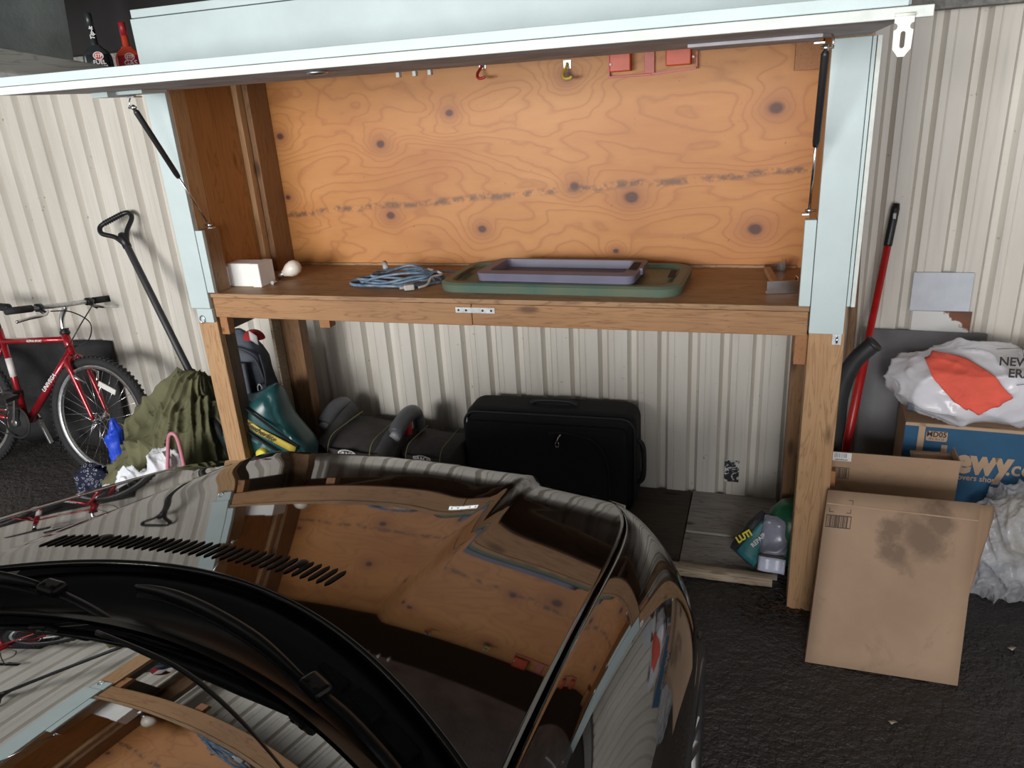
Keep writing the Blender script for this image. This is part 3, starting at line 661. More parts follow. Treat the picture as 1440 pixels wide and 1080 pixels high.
# wheels
def wheel(x, y, sd):
    m = T(x, y, RW) @ RY(90*sd)
    ty = MB().lathe([(.272, -.09), (.30, -.105), (.325, -.09), (RW, -.06), (RW, .06), (.327, .088), (.305, .100), (.288, .098), (.272, .085)], 48, m, cap=False).build('tyre', 'rubber', car)
    rim_ = MB().lathe([(.275, -.09), (.255, -.08), (.245, .05), (.262, .085), (.282, .101), (.290, .096)], 48, m, cap=False).build('rim', 'rim', ty)
    MB().lathe([(.0, .06), (.035, .072), (.05, .066), (.06, .04), (.06, 0)], 24, m, cap=False).build('hub', 'rim', ty)
    for k in range(5):
        for dd in (-8, 8):
            MB().beam(m @ Vector((.045*math.cos(math.radians(72*k)), .045*math.sin(math.radians(72*k)), .055)), m @ Vector((.255*math.cos(math.radians(72*k+dd)), .255*math.sin(math.radians(72*k+dd)), .082)), .028, .022, up=m.to_3x3() @ Vector((0, 0, 1))).build('spoke', 'rim', ty, bevel=.005)
    MB().lathe([(.0, -.01), (.17, -.01), (.17, .0), (0, 0)], 32, m, cap=False).build('brake_disc', 'steel', ty)
for sd in (1, -1):
    wheel(XC+sd*.846, YW, sd); wheel(XC+sd*.835, YW-2.90, sd)
    MB().lathe([(.37, -.12), (.37, .10)], 40, T(XC+sd*.80, YW, RW) @ RY(90*sd), cap=False).build('arch_liner', 'black_matte', car)
# side marker on the wing
MB().box(XC+.918, XC+.936, -.985, -.955, .585, .61).build('marker_lamp', 'black_plastic', car, bevel=.006)

#@@BIKE
# ================================================================ bicycle, leaning towards the wall
bm_ = T(-1.85, .335, 0) @ RX(-9)
bike = thing('bicycle', 'red mountain bicycle leaning along the metal wall', 'bicycle', mtx=bm_)
def LB(): return MB()
BBp, AX, RAX = Vector((.045, 0, .295)), Vector((.60, 0, .345)), Vector((-.365, 0, .345))
HT, HBt, STp = Vector((.425, 0, .795)), Vector((.452, 0, .700)), Vector((-.05, 0, .775))
fr = LB().tube([STp+Vector((.004, 0, -.03)), HT+Vector((.004, 0, -.02))], .0165, 12).tube([HBt+Vector((-.002, 0, .015)), BBp+Vector((.02, 0, 0))], .0205, 12).tube([BBp, STp+Vector((-.008, 0, .04))], .0165, 12)
fr.tube([HT+Vector((-.005, 0, .018)), HBt+Vector((.003, 0, -.01))], .021, 14).tube([BBp+Vector((0, -.045, 0)), BBp+Vector((0, .045, 0))], .024, 14)
for s in (-1, 1):
    fr.tube([STp+Vector((-.005, s*.012, -.035)), RAX+Vector((0, s*.06, 0))], .009, 8); fr.tube([BBp+Vector((-.01, s*.02, 0)), RAX+Vector((0, s*.06, 0))], .011, 8)
frame = fr.build('frame', 'red_paint', bike, local=True)
bx_ = bm_.to_3x3()
dn = (BBp-HBt).normalized(); side = bx_ @ Vector((0, -1, 0))
text('decal', 'UNIVEGA', .034, 'bike_white', frame, bm_ @ (HBt.lerp(BBp, .42)+Vector((0, -.0212, 0))), bx_ @ (-dn), bx_ @ Vector((0, -1, 0)).cross(-dn), .001, .001)
text('decal', 'ALPINA SPORT', .017, 'bike_white', frame, bm_ @ (STp.lerp(HT, .55)+Vector((0, -.0172, -.026))), bx_ @ (HT-STp), bx_ @ Vector((0, 0, 1)), .001, .0006)
LB().tube([BBp.lerp(STp, .52), BBp.lerp(STp, .74)], .0172, 12).build('seat_tube_label', 'bike_white', frame, local=True)
fk = LB()
for s in (-1, 1): fk.tube(spline([HBt+Vector((.005, s*.02, -.02)), HBt+Vector((.014, s*.048, -.045)), Vector((.51, s*.052, .56)), AX+Vector((-.005, s*.05, .0))], 6), [.016]*10+[.015]*3+[.014, .013, .012, .011, .010, .010], 10)
fk.tube([HBt+Vector((.006, -.05, -.035)), HBt+Vector((.006, .05, -.035))], .014, 10)
fork = fk.build('fork', 'red_paint', bike, local=True)
def bwheel(c, name):
    m = T(*c) @ RX(90)
    ty = LB().lathe([(.300+.026*math.cos(a)+.018, .024*math.sin(a)) for a in [2*PI*i/10 for i in range(11)]], 64, m, cap=False)
    for k in range(72):
        a = 2*PI*k/72; d = Vector((math.cos(a), 0, math.sin(a))); ty.beam(c+d*.343+Vector((0, -.016, 0)), c+d*.343+Vector((0, .016, 0)), .012, .008, up=d)
    t_ = ty.build(name, 'rubber', bike, local=True)
    LB().lathe([(.296, -.012), (.279, -.012), (.275, -.006), (.275, .006), (.279, .012), (.296, .012)], 64, m, cap=False).build('rim', 'steel', t_, local=True)
    LB().lathe([(.008, -.05), (.008, -.034), (.026, -.032), (.026, -.026), (.016, -.02), (.016, .02), (.026, .026), (.026, .032), (.008, .034), (.008, .05)], 16, m).build('hub', 'chrome', t_, local=True)
    sp = LB()
    for k in range(32):
        a = 2*PI*k/32; s = -1 if k % 2 else 1; a2 = a + (.9 if (k//2) % 2 else -.9)
        sp.tube([c+Vector((.024*math.cos(a2), s*.029, .024*math.sin(a2))), c+Vector((.276*math.cos(a), 0, .276*math.sin(a)))], .0013, 4)
    sp.build('spokes', 'chrome', t_, local=True, kind='stuff'); return t_
fw = bwheel(AX, 'front_wheel'); bwheel(RAX, 'rear_wheel')
LB().beam(AX+Vector((.03, -.018, .20)), AX+Vector((.14, -.018, .155)), .008, .03, up=(0, 0, 1)).build('wheel_reflector', 'reflector', fw, local=True, bevel=.003)
LB().tube([STp+Vector((-.008, 0, .04)), Vector((-.080, 0, .93))], .0135, 12).build('seat_post', 'chrome', bike, local=True)
def sad(i, j):
    x = -.225 + .27*i; w = .075*(1-sstep(.25, .8, i))+.018; a = (2*j-1)*PI*.55
    return Vector((x, w*math.sin(a)*1.05, .925+.035*math.cos(a)+.012*(1-i)))
LB().grid(sad, 16, 11).build('saddle', 'black_plastic', bike, local=True, solid=.012)
LB().tube(spline([HT+Vector((-.005, 0, .015)), Vector((.412, 0, .85)), Vector((.418, 0, .90)), Vector((.455, 0, .955))], 5), .0135, 12).build('stem', 'chrome', bike, local=True)
LB().lathe([(.026, 0), (.026, .012), (.02, .02), (.022, .03)], 16, T(.423, 0, .805)).build('headset', 'black_plastic', bike, local=True)
bz = Vector((.455, 0, .965))
hb = LB().tube([bz+Vector((-.02, -.30, 0)), bz+Vector((0, -.06, 0)), bz+Vector((0, .06, 0)), bz+Vector((-.02, .30, 0))], .0125, 12).build('handlebar', 'steel', bike, local=True)
for s in (-1, 1):
    LB().tube([bz+Vector((-.014, s*.19, 0)), bz+Vector((-.022, s*.325, 0))], .0185, 14).build('grip', 'rubber', hb, local=True)
    LB().lathe([(.021, -.014), (.021, .014)], 14, T(*(bz+Vector((-.008, s*.155, 0)))) @ RX(90)).tube([bz+Vector((.0, s*.155, -.01)), bz+Vector((.045, s*.16, -.03))], .012, 8).build('shifter_clamp', 'black_plastic', hb, local=True)
    LB().tube(spline([bz+Vector((.035, s*.14, -.02)), bz+Vector((.065, s*.19, -.032)), bz+Vector((.055, s*.27, -.04)), bz+Vector((.05, s*.335, -.05))], 5), .006, 8, flat=1.4).build('brake_lever', 'chrome', hb, local=True)
    LB().tube(spline([bz+Vector((.04, s*.13, -.02)), bz+Vector((.10, s*.06, -.03)), bz+Vector((.12, -s*.03, -.10)), bz+Vector((.06, -s*.06, -.20)), Vector((.44, -s*.03, .73))], 8), .0032, 6).build('brake_cable', 'black_plastic', bike, local=True)
    LB().tube([Vector((.50, s*.052, .60)), Vector((.535, s*.075, .585)), Vector((.56, s*.04, .545))], .007, 8).build('brake_arm', 'chrome', fork, local=True)
m = T(*BBp) @ RX(90)
LB().lathe([(.085, .058), (.095, .058), (.095, .062), (.085, .062)], 40, m, cap=False).lathe([(.07, .052), (.078, .052), (.078, .056), (.0, .056)], 40, m, cap=False).build('chainring', 'rubber', bike, local=True)
for s, a in ((-1, 72), (1, -70)):
    d = Vector((math.cos(math.radians(a)), 0, math.sin(math.radians(a))))*.17
    cr = LB().beam(BBp+Vector((0, s*.07, 0))-d*.08, BBp+Vector((0, s*.085, 0))+d, .016, .026, up=(0, 1, 0)).lathe([(.022, -.012), (.022, .012)], 14, T(*(BBp+Vector((0, s*.07, 0)))) @ RX(90)).build('crank', 'chrome', bike, local=True, bevel=.003)
    LB().box(-.045, .045, -.04, .04, -.012, .012, T(*(BBp+d+Vector((0, s*.14, 0)))) @ RX(8)).tube([BBp+d+Vector((0, s*.085, 0)), BBp+d+Vector((0, s*.14, 0))], .007, 8).build('pedal', 'black_plastic', cr, local=True, bevel=.004)
LB().tube([BBp+Vector((0, -.06, .09)), RAX+Vector((0, -.06, .035))], .004, 6).tube([BBp+Vector((0, -.06, -.09)), RAX+Vector((.0, -.06, -.06))], .004, 6).lathe([(.0, -.055), (.04, -.055), (.04, -.045), (.0, -.045)], 20, T(*RAX) @ RX(-90)).build('chain', 'rubber', bike, local=True)
LB().box(-.03, .05, -.05, .02, 0, .05, T(-.02, 0, .42)).build('front_derailleur', 'rubber', bike, local=True, bevel=.006)
# black mat standing behind the bicycle
def matfn(i, j): x = -2.9+1.46*i; return Vector((x, .675+.06*j+.012*math.sin(x*9+j*2), .65*j - (.012*math.sin(x*5) if j > .5 else 0)))
tag(MB().grid(matfn, 40, 12).build('rubber_mat', 'rubber', solid=.008), 'black rubber mat standing against the wall behind the bicycle', 'mat')

#@@CLUTTER_LEFT
# ================================================================ shovel
h0, h1 = Vector((-1.05, .64, 1.272)), Vector((-.185, .163, .17)); dv = (h1-h0).normalized()
sh = thing('shovel', 'black shovel with D-grip handle leaning over the olive cloth heap', 'shovel', h1)
MB().tube([h0, h0.lerp(h1, .02), h1], [.020, .0185, .0185], 12).build('shaft', 'tube_black', sh)
sx_ = Vector((.93, .36, .08)).normalized(); sx_ = (sx_-dv*sx_.dot(dv)).normalized(); dup = -dv
g = [h0-dup*.02-sx_*.010, h0+dup*.035-sx_*.035, h0+dup*.085-sx_*.084, h0+dup*.115-sx_*.088, h0+dup*.134-sx_*.068, h0+dup*.138, h0+dup*.134+sx_*.068, h0+dup*.115+sx_*.088, h0+dup*.085+sx_*.084, h0+dup*.035+sx_*.035, h0-dup*.02+sx_*.010]
MB().tube(spline(g, 5), .0125, 10).build('d_grip', 'black_plastic', sh)
for k in range(9):
    c = h0+dup*.136+sx_*(-.05+.0125*k); MB().tube([c-sx_*.003, c+sx_*.003], .0152, 10).build('grip_rib', 'black_plastic', sh)
MB().tube([h0-dup*.05, h0+dup*.02, h0+dup*.035], [.022, .023, .016], 12).build('grip_socket', 'black_plastic', sh)
bl = h1; bs = sx_; bn = dv.cross(bs)
MB().grid(lambda i, j: bl + dv*(-.02+.16*j) + bs*(.13*(i-.5)) + bn*(.05*(2*i-1)**2), 9, 7).build('blade', 'tube_black', sh, solid=.004)

# ================================================================ olive cloth heap and rags
def heap(name, m, cx, cy, rx, ry, hfun, fold, fs, seed, nu=110, nv=60, sub=0, parent=None):
    def fn(i, j):
        a = 2*PI*i; r = j
        wv = 1 + .10*fbm((math.cos(a)*1.3+seed, math.sin(a)*1.3, seed), 1.5)
        x = cx + rx*r*wv*math.cos(a); y = cy + ry*r*wv*math.sin(a)
        z = hfun(x, y)*(1-r**2.4)
        q = Vector((x*1.0+seed, y*1.3, z*.8))
        w1 = noise.noise(q*2.1)*1.4
        rd = max(0, ridge((q.x+w1*.22, q.y+w1*.18, q.z), fs)); rd2 = max(0, ridge((q.x*1.1+5+w1*.1, q.y+w1*.3, q.z*1.2), fs*1.9)); rd3 = max(0, ridge((q.x+9, q.y*1.3+rd*.2, q.z), fs*3.7))
        d = fold*(rd**3*1.15 + .55*rd2**2 + .16*rd3**2 - .45)*(1-.75*r**6)
        n = Vector((math.cos(a)*r, math.sin(a)*r, .9-.3*r)).normalized()
        if name == 'canvas':   # drape folds running down from the peak, with smaller cross wrinkles
            th = math.atan2(y-.38, x+.50); ds = math.hypot(y-.38, x+.50); fl = max(0, ridge((math.cos(th)*1.5+.5*w1*.3, math.sin(th)*1.5, ds*1.7+4), 1.75)); f2 = max(0, ridge((math.cos(th)*3+ds*2, math.sin(th)*3, ds*3+9+w1*.4), 1.5))
            d = d*.62 + (.058*sstep(.0, .2, ds)*(fl**2.2-.35) + .030*(f2**2-.4))*(1-.7*r**5)
        p = Vector((x, y, z)) + n*d
        if name == 'canvas' and p.x < -.84: p.y = min(p.y, .335)
        p.z = max(p.z, .004+.002*math.sin(a*7)); return p
    return MB().grid(fn, nu, nv, wrap=True)
def tarp_h(x, y):
    return .26 + .49*math.exp(-(((x+.47)/.29)**2+((y-.38)/.32)**2)) + .12*math.exp(-(((x+.86)/.16)**2+((y-.25)/.2)**2))
tag(heap('canvas', '', -.665, .30, .475, .36, tarp_h, .080, 3.4, 3.1, 300, 170).build('canvas_cloth', 'olive'), 'crumpled olive green canvas heaped beside the left bench post', 'cloth')
tag(heap('t', '', -1.03, .25, .065, .07, lambda x, y: .40, .028, 7, 9.2, 50, 30).build('blue_bag', 'blue_bag'), 'bright blue nylon bag showing between bicycle wheel and olive cloth', 'bag')
tag(heap('t', '', -1.12, .13, .10, .09, lambda x, y: .17, .045, 9, 14.7, 50, 30).build('bandana', 'paisley'), 'navy paisley bandana crumpled at the foot of the olive cloth', 'bandana')
tag(heap('t', '', -.40, -.09, .19, .11, lambda x, y: .44, .034, 7, 22.7, 80, 40).build('white_shirt', 'white_rag'), 'white cotton rag heap around the pink hook, largest of the white cloths', 'cloth')
tag(heap('t', '', -.655, -.06, .11, .10, lambda x, y: .30, .03, 9, 31.7, 60, 30).build('white_rag', 'white_rag'), 'white crumpled rag in front of the olive cloth, middle one', 'cloth')
tag(heap('t', '', -.83, -.04, .10, .09, lambda x, y: .20, .025, 10, 37.7, 60, 30).build('white_rag', 'white_rag'), 'small white rag nearest the bandana, leftmost of the white cloths', 'cloth')
hk = spline([(-.385, -.135, .02), (-.345, -.13, .34), (-.315, -.128, .46), (-.288, -.127, .545), (-.262, -.127, .565), (-.243, -.127, .545), (-.240, -.127, .47), (-.245, -.13, .30)], 6)
tag(MB().tube(hk, .0085, 10).build('plastic_hook', 'pink'), 'pink bent plastic hook sticking up from the white rags', 'hook')

# ================================================================ backpack and leaf blower behind the left post
bp = thing('backpack', 'dark navy backpack standing behind the left bench post', 'backpack', (-.20, .36, 0))
def bpf(i, j):
    a = 2*PI*i; z = .02 + .87*j; w = interp(j, [(0, .10), (.08, .145), (.4, .15), (.75, .140), (.92, .105), (1, .02)])
    k = (abs(math.cos(a))**2.6+abs(math.sin(a))**2.6)**(-1/2.6)
    p = Vector((-.225+w*k*math.cos(a), .375+w*.60*k*math.sin(a), z)); return p + Vector((math.cos(a), math.sin(a), 0))*.012*fbm(p, 9)
body_ = MB().grid(bpf, 60, 50, wrap=True).build('body', 'navy', bp)
MB().grid(lambda i, j: Vector((-.295+.17*i, .375-.105-.012*math.sin(PI*i)*math.sin(PI*j)-.01, .50+.26*j)), 14, 14).build('front_pocket', 'navy', bp, solid=.02, soff=0)
MB().tube(spline([(-.325, .30, .80), (-.265, .275, .83), (-.165, .275, .82), (-.105, .305, .77), (-.088, .325, .65)], 6), .006, 6).build('zip_piping', 'seat_grey', bp)
MB().tube([(-.103+.013*math.cos(a), .302, .615+.026*math.sin(a)) for a in [2*PI*i/12 for i in range(12)]], .0035, 6, closed=True).build('buckle', 'seat_pale', bp)
MB().tube(spline([(-.095, .34, .78), (-.075, .325, .66), (-.095, .305, .56), (-.14, .29, .48)], 6), .011, 8, flat=.4).build('strap', 'navy', bp)
def capf(i, j): a = 2*PI*i; r = math.sin(j*PI/2); return Vector((-.115+.055*r*math.cos(a), .345+.04*r*math.sin(a), .855+.045*math.cos(j*PI/2)))
tag(MB().grid(capf, 24, 10, wrap=True).build('knit_cap', 'cap_red'), 'small red cap lying on top of the navy backpack', 'cap')
tag(MB().grid(lambda i, j: Vector((-.105+.05*i, .303-.012*i, .862+.045*j-.02*i)), 5, 5).build('paper_tag', 'print_white', solid=.002), 'white tag tucked beside the red cap on the backpack', 'tag')
lb_m = T(-.025, .180, .315) @ RZ(6) @ RY(27) @ Matrix.Scale(1.02, 4)
lb = thing('leaf_blower', 'teal green leaf blower with gold label strip and yellow cap', 'leaf blower', mtx=lb_m)
def blf(i, j):
    a = 2*PI*i; t = j; x = -.24 + .44*t
    ry = interp(t, [(0, .05), (.08, .095), (.35, .115), (.7, .10), (.93, .075), (1, .02)]); rz = interp(t, [(0, .05), (.08, .12), (.3, .155), (.55, .14), (.85, .085), (1, .02)])
    k = (abs(math.cos(a))**2.8+abs(math.sin(a))**2.8)**(-1/2.8)
    up = .10*math.exp(-((t-.38)/.16)**2)*max(0, math.sin(a))**1.5
    rib = -.007 if abs((math.sin(a)*.5+.12*t*2) % .34 - .17) < .022 else 0
    return Vector((x, (ry+rib)*k*math.cos(a), .12+(rz+rib)*k*math.sin(a)+up))
MB().grid(blf, 96, 60, wrap=True).build('housing', 'teal', lb, local=True)
MB().grid(lambda i, j: Vector((-.14+.27*i, -.119+.03*abs(i-.35), .205-.03*i+.034*(j-.5))), 10, 3).build('label_strip', 'gold', lb, local=True, solid=.004)
text('lettering', 'Featherlite', .034, 'print_dark', lb, lb_m @ Vector((-.04, -.1225, .197)), lb_m.to_3x3() @ Vector((1, .0, -.11)), lb_m.to_3x3() @ Vector((.11, 0, 1)), .002, .0008, .35)
MB().lathe([(.0, .022), (.014, .022), (.016, .018), (.022, .018), (.026, .012), (.026, -.02), (.018, -.03)][::-1], 24, T(.0, -.118, .095) @ RX(90)).build('fuel_cap', 'yellow', lb, local=True)
for k, (za, zb_) in enumerate(((.25, .215), (.155, .135), (.06, .06))):
    MB().tube(spline([(-.205, -.098, za+.02), (-.08, -.121, za+.012), (.05, -.118, (za+zb_)/2-.002), (.14, -.100, zb_-.012)], 6), .0055, 8).build('groove', 'black_matte', lb, local=True)
MB().tube([(.17, 0, .10), (.27, 0, .07)], [.05, .045], 20).build('outlet', 'black_plastic', lb, local=True)
MB().box(-.16, .12, -.09, .09, -.055, -.02).build('base', 'black_plastic', lb, local=True, bevel=.02)
tag(MB().tube(spline([(.03, .02, .10), (.05, .02, .22), (.08, .03, .255), (.10, .04, .22), (.11, .05, .08)], 6), .022, 10).box(.0, .14, .0, .08, .0, .10).build('crumpled_bag', 'bag_dark', bevel=.01), 'dark crumpled plastic wrap below the leaf blower nozzle', 'bag')
tag(B(-.15, .09, .13, .30, .0, .195).build('storage_crate', 'black_plastic', bevel=.008), 'black crate carrying the leaf blower', 'crate')
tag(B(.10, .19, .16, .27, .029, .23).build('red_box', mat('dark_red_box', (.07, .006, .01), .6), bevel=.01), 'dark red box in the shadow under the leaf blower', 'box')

#@@UNDER_BENCH
# ================================================================ booster seats
def booster(label, mtx, arms, h):
    o = thing('booster_seat', label, 'booster seat', mtx=mtx)
    W2, D = .205, .40
    def seatf(i, j):
        a = 2*PI*i; rr = [(0, 0), (.25, 0), (.5, .0)]
        k = (abs(math.cos(a))**4+abs(math.sin(a))**4)**(-.25)
        if j < .6: q = j/.6; z = h*q; s = .90+.10*q
        else: q = (j-.6)/.4; z = h + .035*math.sin(q*PI*.5); s = 1-q*.999
        x, y = W2*s*k*math.cos(a), D/2*s*k*math.sin(a)
        if j >= .6: z += .03*(x/W2)**2 - .05*max(0, -(y/(D/2)))**3 - .02*max(0, (y/(D/2)))
        return Vector((x, y, z))
    MB().grid(seatf, 72, 40, wrap=True).build('seat_base', 'seat_black', o, local=True)
    # padded side wings with piping
    for s in (-1, 1):
        def wing(i, j):
            a = 2*PI*i; y = -.20+.30*j; w = .045*(1-.3*j); zz = h + .015+.05*sstep(0, 1, j) - .09*max(0, .35-j)
            return Vector((s*(.165+w*math.cos(a)), y, zz-.03+(.055+.02*j)*math.sin(a)))
        if arms: MB().grid(wing, 20, 16, wrap=True).build('side_bolster', 'seat_grey', o, local=True)
        MB().tube(spline([(s*.115, -.205, h-.16), (s*.118, -.206, h-.05), (s*.118, -.16, h+.035), (s*.115, -.03, h+.052), (s*.11, .10, h+.06)], 6), .0025, 6).build('piping', 'piping', o, local=True)
        if arms:
            arm = spline([(s*.20, .13, h-.05), (s*.203, .13, h+.03), (s*.205, .105, h+.088), (s*.205, .04, h+.108), (s*.205, -.04, h+.090), (s*.205, -.09, h+.062)], 5)
            n_ = len(arm); MB().tube(arm, [.024+.014*sstep(.25, .55, k/n_)-.008*sstep(.9, 1, k/n_) for k in range(n_)], 14, upv=(1, 0, 0)).build('armrest', 'seat_trim', o, local=True)
            MB().tube(spline([(s*.205, -.02, h+.078), (s*.205, -.055, h+.064), (s*.205, -.102, h+.045)], 4), .027, 12).build('armrest_tip', 'seat_pale', o, local=True)
            MB().box(-.022, .022, -.018, .018, -.02, .045, T(s*.20, .01, h+.032) @ RX(-12)).build('belt_guide', 'seat_red', o, local=True, bevel=.006)
            MB().box(-.018, .018, .0, .02, 0, .06, T(s*.20, .03, h+.03)).build('guide_post', 'seat_pale', o, local=True, bevel=.004)
    # oval maker's badge on the front
    zb = h-.018
    ov = [(.052*math.cos(2*PI*k/28), .021*math.sin(2*PI*k/28)) for k in range(28)]
    lm = mtx @ T(0, -.2045, zb) @ RX(90)
    bd = MB().prism(ov, .003, lm).build('badge', 'print_white', o)
    MB().prism([(a*.90, b*.82) for a, b in ov], .0006, lm @ T(0, 0, .003)).build('badge_field', 'seat_black', bd)
    text('lettering', 'GRACO', .027, 'print_white', bd, lm @ Vector((0, 0, .0036)), lm.to_3x3() @ Vector((1, 0, 0)), lm.to_3x3() @ Vector((0, 1, 0)), .0004, .0008)
    return o
booster('black booster seat with grey armrests and red belt guides', T(.365, .47, .03) @ RZ(-6), True, .318)
booster('lower dark booster seat without armrests, right of the one with armrests', T(.70, .50, .03) @ RZ(-4) @ Matrix.Scale(.76, 4), False, .372)

# ================================================================ suitcase lying on its long edge
sc_m = T(1.255, .585, .03) @ RZ(2)
su = thing('suitcase', 'large black soft-sided suitcase under the workbench', 'suitcase', mtx=sc_m)
MB().box(-.40, .40, -.085, .12, .0, .475).build('shell', 'suitcase', su, local=True, bevel=.05, seg=5)
MB().box(-.39, .36, -.135, -.075, .015, .425).build('front_panel', 'suitcase', su, local=True, bevel=.045, seg=5)
def rrect(x0, x1, z0, z1, r, n=6):
    p = []
    for cx, cz, a0 in ((x1-r, z1-r, 0), (x0+r, z1-r, 90), (x0+r, z0+r, 180), (x1-r, z0+r, 270)):
        p += [(cx+r*math.cos(math.radians(a0+90*k/n)), cz+r*math.sin(math.radians(a0+90*k/n))) for k in range(n+1)]
    return p
MB().tube([(x, -.092, z) for x, z in rrect(-.395, .395, .008, .468, .06)], .006, 6, closed=True).build('zip_piping', 'suit_trim', su, local=True)
MB().tube([(x, .09, z) for x, z in rrect(-.395, .395, .008, .470, .06)], .006, 6, closed=True).build('zip_piping', 'suit_trim', su, local=True)
MB().tube(spline([(.02, -.138, .40), (.10, -.14, .405), (.22, -.14, .375), (.28, -.14, .27), (.29, -.138, .06)], 6), .004, 6).build('pocket_zip', 'suit_trim', su, local=True)
zp = MB().tube(spline([(.075, -.142, .40), (.065, -.148, .385), (.058, -.15, .365)], 4), .0045, 6).build('zip_pull', 'chrome', su, local=True)
MB().tube([(.058+.008*math.cos(a), -.15, .352+.014*math.sin(a)) for a in [2*PI*i/10 for i in range(10)]], .0025, 6, closed=True).build('pull_ring', 'chrome', zp, local=True)
MB().tube(spline([(.401, -.02, .12), (.425, -.02, .16), (.425, -.02, .30), (.401, -.02, .34)], 5), .012, 8).build('carry_handle', 'suit_trim', su, local=True)
MB().tube(spline([(-.10, .02, .474), (-.06, .02, .492), (.08, .02, .492), (.12, .02, .474)], 5), .011, 8).build('carry_handle', 'suit_trim', su, local=True)
for x in (-.36, .36): MB().lathe([(.022, -.014), (.026, 0), (.022, .014)], 16, T(x, .13, .05) @ RY(90)).build('wheel', 'rubber', su, local=True)

# ================================================================ boards on the ground below the bench
tag(B(.0, 1.885, .16, .765, .0, .028).build('plywood_sheet', 'darkboard', bevel=.002), 'dark stained plywood sheet on the ground under the suitcase', 'board')
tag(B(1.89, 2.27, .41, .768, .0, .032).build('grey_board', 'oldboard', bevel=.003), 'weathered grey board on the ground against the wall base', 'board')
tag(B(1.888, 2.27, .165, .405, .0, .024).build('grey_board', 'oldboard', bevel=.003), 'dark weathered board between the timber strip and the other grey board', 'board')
tmb = MB()
def tfn(i, j):
    a = 2*PI*j; x = 1.15+1.10*i; w = .024+.004*fbm((x*4, j*3, 1)); r_ = (abs(math.cos(a))**5+abs(math.sin(a))**5)**(-.2)
    return Vector((x, .130-.02*i*0+w*r_*math.cos(a)+.004*fbm((x*9, 0, 0)), .024+.021*r_*math.sin(a)+.003*fbm((x*14, j*6, 4))))
tag(MB().grid(lambda i, j: tfn(j, i), 16, 60, wrap=True).build('timber_strip', 'palewood'), 'pale splintered timber strip on the ground along the bench front', 'timber')
# watering can half behind the right post
wcn = thing('watering_can', 'dark green plastic watering can behind the right bench post', 'watering can', (2.32, .52, .03))
MB().lathe([(.07, 0), (.085, .01), (.092, .06), (.098, .13), (.085, .20), (.05, .245), (.03, .255)], 28, T(2.312, .30, .03)).build('body', 'can_green', wcn)
MB().tube(spline([(2.36, .29, .07), (2.39, .31, .12), (2.40, .33, .18)], 6), [.02]*6+[.018, .016, .014, .013, .012, .012, .012], 10).build('spout', 'can_green', wcn)
MB().tube(spline([(2.33, .30, .225), (2.36, .31, .26), (2.39, .31, .22), (2.39, .31, .12)], 6), .012, 10).build('handle', 'can_green', wcn)
# soil bags
def bagf(m, w, h, d, seed, amp=.012):
    def fn(i, j):
        a = 2*PI*i; z = h*j; tp = (1-abs(2*j-1)**5)
        x = w/2*(.88+.12*tp)*math.copysign(abs(math.cos(a))**.75, math.cos(a)); y = d/2*tp*math.sin(a)
        p = Vector((x, y, z)); c = amp*(ridge((x+seed, y, z), 11)**2-.4); return m @ (p + Vector((0, math.copysign(1, math.sin(a)), .2))*c*tp)
    return fn
b1 = T(2.135, .235, .035) @ RZ(-30) @ RY(26) @ RX(-24)
sb = thing('plastic_sack', 'small dark plastic sack with teal and yellow print', 'bag', mtx=b1)
MB().grid(bagf(b1, .15, .21, .06, 3), 40, 40, wrap=True).build('sack', 'bag_dark', sb)
MB().grid(lambda i, j: b1 @ Vector((-.035+.09*i, -.036-.004*math.sin(i*5+j*3), .02+.17*j)), 10, 10).build('print_panel', 'bag_teal', sb, solid=.002)
text('lettering', 'LUTI', .034, 'yellow', sb, b1 @ Vector((-.045, -.040, .09)), b1.to_3x3() @ Vector((.3, 0, 1)), b1.to_3x3() @ Vector((-1, 0, .3)), .003, .002)
text('lettering', 'REPAIR', .024, 'print_white', sb, b1 @ Vector((.005, -.040, .12)), b1.to_3x3() @ Vector((.1, 0, 1)), b1.to_3x3() @ Vector((-1, 0, .1)), .003, .0005)
b2 = T(2.245, .175, .04) @ RZ(-8) @ RX(-20)
sb2 = thing('plastic_bag', 'grey lilac plastic bag leaning on the right bench post', 'bag', mtx=b2)
MB().grid(bagf(b2, .10, .215, .06, 8, .028), 36, 36, wrap=True).build('sack', 'bag_lilac', sb2)
MB().grid(lambda i, j: b2 @ Vector((-.048+.10*i, -.036-.006*math.sin(i*6), .0+.058*j)), 10, 6).build('pale_hem', 'bag_white', sb2, solid=.003)
MB().grid(lambda i, j: b2 @ Vector((-.046+.095*i, -.042-.003*math.sin(i*6), .06+.010*j)), 10, 3).build('print_band', 'print_dark', sb2, solid=.002)
# torn label on the wall foot
tag(B(2.03, 2.095, .765, .768, .10, .21).build('torn_label', 'torn'), 'torn black and white label peeling off the wall foot', 'label')

#@@BENCH_ITEMS
ZB = 1.1662
